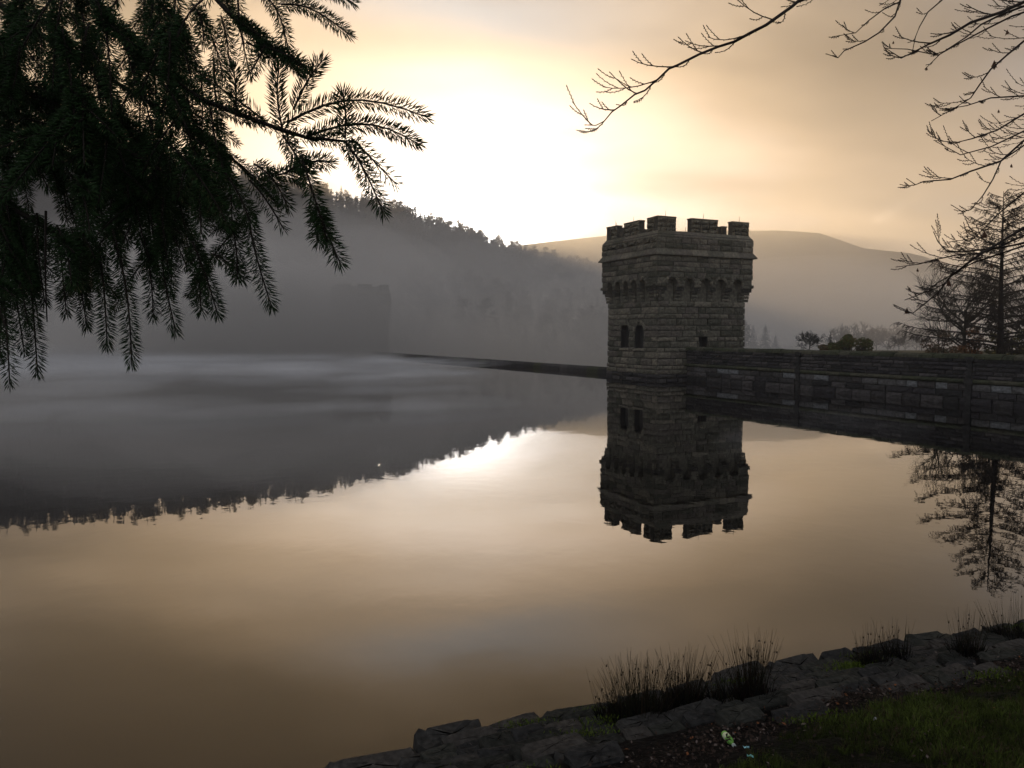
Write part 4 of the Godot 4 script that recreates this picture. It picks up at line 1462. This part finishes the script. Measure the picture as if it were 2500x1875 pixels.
func beech() -> void:
	var foot := Vector3(7.4, bank_h(bank_along(7.4, -3.4), bank_in(7.4, -3.4)) - 0.2, -3.4)
	var t := thing("beech_tree", "leafless beech whose thin budded branches reach in from the upper right", "tree", foot)
	var m := Mesher.new()
	m.tint = Color(1, 1, 1)
	var trunk := PackedVector3Array()
	for i in 9: trunk.append(Vector3(-0.05 * i + 0.04 * sin(i * 1.7), 1.2 * i, 0.05 * cos(i * 1.1)))
	m.tube(trunk, 0.24, 0.09, 12)
	part("trunk", m.mesh(M.bark), t)
	# depth, thickness in mm at the root, twig spacing in pixels, twig length in pixels, then the line from root to tip
	var lines := [
		[3.6, 11.0, 34, 135, [2240, -120], [2080, -60], [1952, 0], [1935, 15], [1872, 60], [1833, 80], [1793, 102], [1753, 114], [1708, 132], [1654, 159], [1634, 167], [1609, 191], [1574, 221], [1549, 231], [1514, 259], [1494, 273], [1475, 296], [1455, 306], [1430, 305]],
		[4.0, 7.0, 46, 60, [2330, -140], [2220, -60], [2198, 0], [2185, 40], [2146, 80], [2111, 102], [2061, 124], [2046, 141], [2019, 132]],
		[4.0, 6.0, 50, 60, [2330, -140], [2230, -50], [2196, 5], [2161, 20], [2121, 50], [2089, 80], [2037, 89]],
		[4.2, 6.0, 60, 55, [2400, -160], [2330, -60], [2300, 0], [2265, 30], [2245, 65], [2235, 90], [2228, 124]],
		[4.3, 15.0, 40, 85, [2700, -120], [2560, -20], [2500, 5], [2444, 30], [2370, 55], [2320, 85], [2265, 109], [2240, 122], [2200, 142], [2161, 117]],
		[4.4, 10.0, 44, 75, [2700, -80], [2540, 0], [2444, 36], [2395, 60], [2360, 90], [2295, 132], [2262, 165]],
		[4.5, 8.0, 50, 60, [2620, -10], [2470, 40], [2400, 75], [2330, 112], [2290, 135], [2215, 120], [2165, 118]],
		[4.2, 9.0, 40, 75, [2640, 20], [2540, 70], [2500, 100], [2459, 134], [2419, 169], [2390, 209], [2370, 239], [2330, 264], [2278, 293]],
		[4.5, 9.0, 34, 70, [2700, 200], [2580, 225], [2500, 234], [2419, 239], [2360, 258], [2300, 268]],
		[4.4, 9.0, 34, 75, [2660, 180], [2560, 240], [2500, 278], [2434, 318], [2375, 338], [2335, 348], [2285, 343]],
		[4.6, 9.0, 34, 75, [2700, 220], [2580, 280], [2500, 320], [2420, 358], [2345, 378], [2290, 348]],
		[4.2, 9.0, 38, 75, [2680, 230], [2570, 300], [2500, 343], [2444, 393], [2370, 418], [2320, 438], [2255, 443], [2235, 451], [2215, 437]],
		[4.2, 6.0, 46, 60, [2600, 280], [2500, 355], [2444, 393], [2424, 438], [2400, 477], [2370, 512], [2350, 517], [2327, 503]],
		[4.0, 11.0, 40, 85, [2760, 380], [2600, 500], [2500, 556], [2436, 595], [2397, 618], [2359, 645], [2320, 676], [2293, 711], [2262, 738], [2228, 765], [2189, 747]],
		[4.1, 8.0, 40, 80, [2600, 520], [2500, 575], [2440, 602], [2397, 618], [2339, 622], [2282, 634], [2243, 645], [2195, 651]],
		[4.0, 6.0, 44, 70, [2500, 600], [2380, 640], [2359, 650], [2290, 690], [2255, 715], [2216, 730]],
		[4.05, 6.0, 44, 70, [2440, 605], [2345, 615], [2310, 612], [2290, 590], [2280, 568]],
		[4.3, 7.0, 50, 70, [2620, 420], [2500, 470], [2440, 520], [2380, 580], [2330, 590]],
	]
	for l in lines:
		var b := Mesher.new()
		b.tint = Color(1, 1, 1)
		var dep: float = l[0]
		var pts := PackedVector3Array()
		var px := []
		for i in range(4, l.size()):
			px.append(Vector2(l[i][0], l[i][1]))
			pts.append(at(l[i][0], l[i][1], dep + 0.12 * sin(i * 1.3) - 0.02 * i) - foot)
		var root := Vector3(-0.25, clampf(pts[0].y + 0.4, 1.5, 9.0), 0)
		var full := PackedVector3Array([root, root.lerp(pts[0], 0.5) + Vector3(0, 0.25, 0)])
		full.append_array(pts)
		var r0: float = l[1] * 0.00078
		b.tube(PackedVector3Array([full[0], full[1], full[2]]), r0 * 1.6, r0, 7)
		b.tube(pts, r0, 0.0017, 7)
		bud(b, pts[-1], (pts[-1] - pts[-2]).normalized(), 0.8)
		# side twigs, alternately above and below; the upper ones long and lifted, the lower ones short and looped
		var walked := 0.0
		var next: float = 30.0
		var flip := false
		for i in px.size() - 1:
			var seg: float = px[i].distance_to(px[i + 1])
			while walked + seg > next:
				var f := (next - walked) / seg
				var p := pts[i].lerp(pts[i + 1], f)
				var along := (pts[i + 1] - pts[i]).normalized()
				var toward := Vector3(0, 0, 1)
				var up := along.cross(toward).normalized()
				if up.y < 0: up = -up
				var whole := (i + f) / px.size()
				var long: float = l[3] / FOCAL * dep * rng.randf_range(0.7, 1.35) * (1.1 - 0.6 * whole)
				if flip:
					spray(b, p, (along + up * rng.randf_range(0.2, 0.45) + rv(0.15)).normalized(), Vector3(-0.2, 0.5, 0), long, r0 * 0.28 + 0.0006, 1)
				else:
					spray(b, p, (along - up * rng.randf_range(0.25, 0.6) + rv(0.2)).normalized(), (along * 0.6 + Vector3(-0.5, 0.5, 0)).normalized() * 1.3, long * 0.5, r0 * 0.22 + 0.0007, 0 if rng.randf() < 0.7 else 1)
				flip = not flip
				next += l[2] * rng.randf_range(0.6, 1.3)
			walked += seg
		part("branch", b.mesh(M.twig), t)
	for w in [[2427, 159, 4.1, 1.3], [2459, 80, 4.2, 0.9], [2262, 168, 4.3, 0.6], [2181, 104, 4.3, 0.5], [2403, 574, 4.0, 1.2], [2316, 692, 4.0, 1.1], [2214, 760, 4.0, 1.0], [2469, 405, 4.2, 0.6], [2421, 650, 4.0, 0.7], [2438, 272, 4.3, 0.6], [2240, 660, 4.0, 0.6]]:
		var lm := Mesher.new()
		var s: float = 0.021 * w[3]
		for k in 5:
			var a := rng.randf() * TAU
			var o := Vector3(cos(a), 0, sin(a)) * s * 0.5
			lm.tint = Color(0.06, 0.035, 0.022)
			lm.tri(Vector3(0, s, 0), o + Vector3(0, -s * 0.2, 0), Vector3(o.z, -s, -o.x) * 0.7)
			lm.tri(Vector3(0, s * 0.8, 0), Vector3(-o.x, -s * 0.1, o.z), o * 1.3 + Vector3(0, -s * 0.8, 0))
		part("withered_leaf", lm.mesh(M.leafy), t, Transform3D(Basis.IDENTITY, at(w[0], w[1], w[2]) - foot))


# ---------------------------------------------------------------- mist on the water

func mist() -> void:
	var root := thing("mist", "low drifting mist over the far half of the water", "mist")
	root.set_meta("kind", "stuff")
	var air := Color(0.97, 0.97, 0.97)
	var mats := []
	for d in [0.011, 0.03, 0.055, 0.0023, 0.016, 0.0018, 0.0042]:
		var m := FogMaterial.new()
		m.density = d
		m.albedo = air if mats.size() < 3 else (Color(0.97, 0.95, 0.92) if mats.size() < 5 else Color(0.98, 0.94, 0.88))  # droplets are white; the warmth of the sunlight is put into the haze colour
		mats.append(m)
	# the even sheet over the far water, thickest in its middle
	puff(root, mats[0], Vector3(-100, 0.3, -125), Vector3(165, 2.8, 180))
	puff(root, mats[0], Vector3(-92, 0.3, -120), Vector3(130, 1.9, 140))
	puff(root, mats[0], Vector3(-80, 0.3, -110), Vector3(96, 1.3, 100))
	# valley haze beyond the dam and round the far tower
	for i in 18:
		puff(root, mats[3], Vector3(rng.randf_range(-240, 40), 0, -rng.randf_range(170, 400)), Vector3(rng.randf_range(120, 260), rng.randf_range(36, 100), rng.randf_range(90, 170)))
	for i in 9:
		puff(root, mats[6], Vector3(rng.randf_range(-22, 26), 0, -rng.randf_range(125, 170)), Vector3(rng.randf_range(34, 70), rng.randf_range(10, 34), rng.randf_range(24, 44)))
	for i in 7:
		puff(root, mats[4], Vector3(-40 + rng.randf_range(-22, 16), 0, -rng.randf_range(112, 135)), Vector3(rng.randf_range(40, 70), rng.randf_range(18, 44), rng.randf_range(24, 40)))
	for q in [Vector3(-33, 2, -126), Vector3(-24, 0, -131)]:
		puff(root, mats[4], q, Vector3(52, 44, 26))
	for i in 15:
		puff(root, mats[5], Vector3(rng.randf_range(70, 430), 0, -rng.randf_range(230, 700)), Vector3(rng.randf_range(220, 420), rng.randf_range(24, 72) if i % 3 else rng.randf_range(80, 135), rng.randf_range(150, 320)))
	# drifting wisps
	var made := 0
	while made < 260:
		var u := rng.randf_range(-0.68, 0.12)
		var dep := 26.0 + 105.0 * pow(rng.randf(), 0.6)
		if u > prof([[30, -0.05], [60, 0.1], [70, 0.03], [100, -0.12], [120, -0.2]], dep): continue
		var streak := fine.get_noise_2d(u * dep * 2.0 - dep * 1.2, dep * 4.0)
		if streak < 0.02 + 0.12 * (1.0 - smoothstep(26.0, 60.0, dep)): continue
		puff(root, mats[1 + rng.randi() % 2], Vector3(u * dep, rng.randf_range(0.1, 0.6), -dep), Vector3(rng.randf_range(2.5, 11), rng.randf_range(0.25, 1.1), rng.randf_range(1.2, 4.5)))
		made += 1
	for i in 9:
		var dep := rng.randf_range(26, 38)
		puff(root, mats[0], Vector3(rng.randf_range(0.3, 0.52) * dep, 0.15, -dep), Vector3(rng.randf_range(2, 6), rng.randf_range(0.4, 0.8), rng.randf_range(1, 3)))

func puff(root: Node, m: FogMaterial, where: Vector3, size: Vector3) -> void:
	var f := FogVolume.new()
	f.shape = RenderingServer.FOG_VOLUME_SHAPE_ELLIPSOID
	f.size = size
	f.position = where
	f.rotation.y = rng.randf_range(0.0, 0.7)
	f.material = m
	f.name = "wisp"
	root.add_child(f, true)


func _ready() -> void:
	rng.seed = 2024
	noise.seed = 3
	noise.frequency = 0.01
	fine.seed = 5
	fine.frequency = 0.01
	fine.fractal_octaves = 5
	sky_and_light()
	materials()
	land()
	tower(false, "large dark stone dam tower with battlements standing in the water", Vector3(11.42, 0, -60.5) + Basis(Vector3.UP, deg_to_rad(TURN)) * Vector3(HX, 0, -HZ), TURN)
	tower(true, "far twin tower almost lost in the mist, across the dam crest", Vector3(-31, 0, -141) + Basis(Vector3.UP, deg_to_rad(26.0)) * Vector3(HX, 0, -HZ), 26.0)
	dam()
	woods()
	bank()
	spruce()
	beech()
	mist()
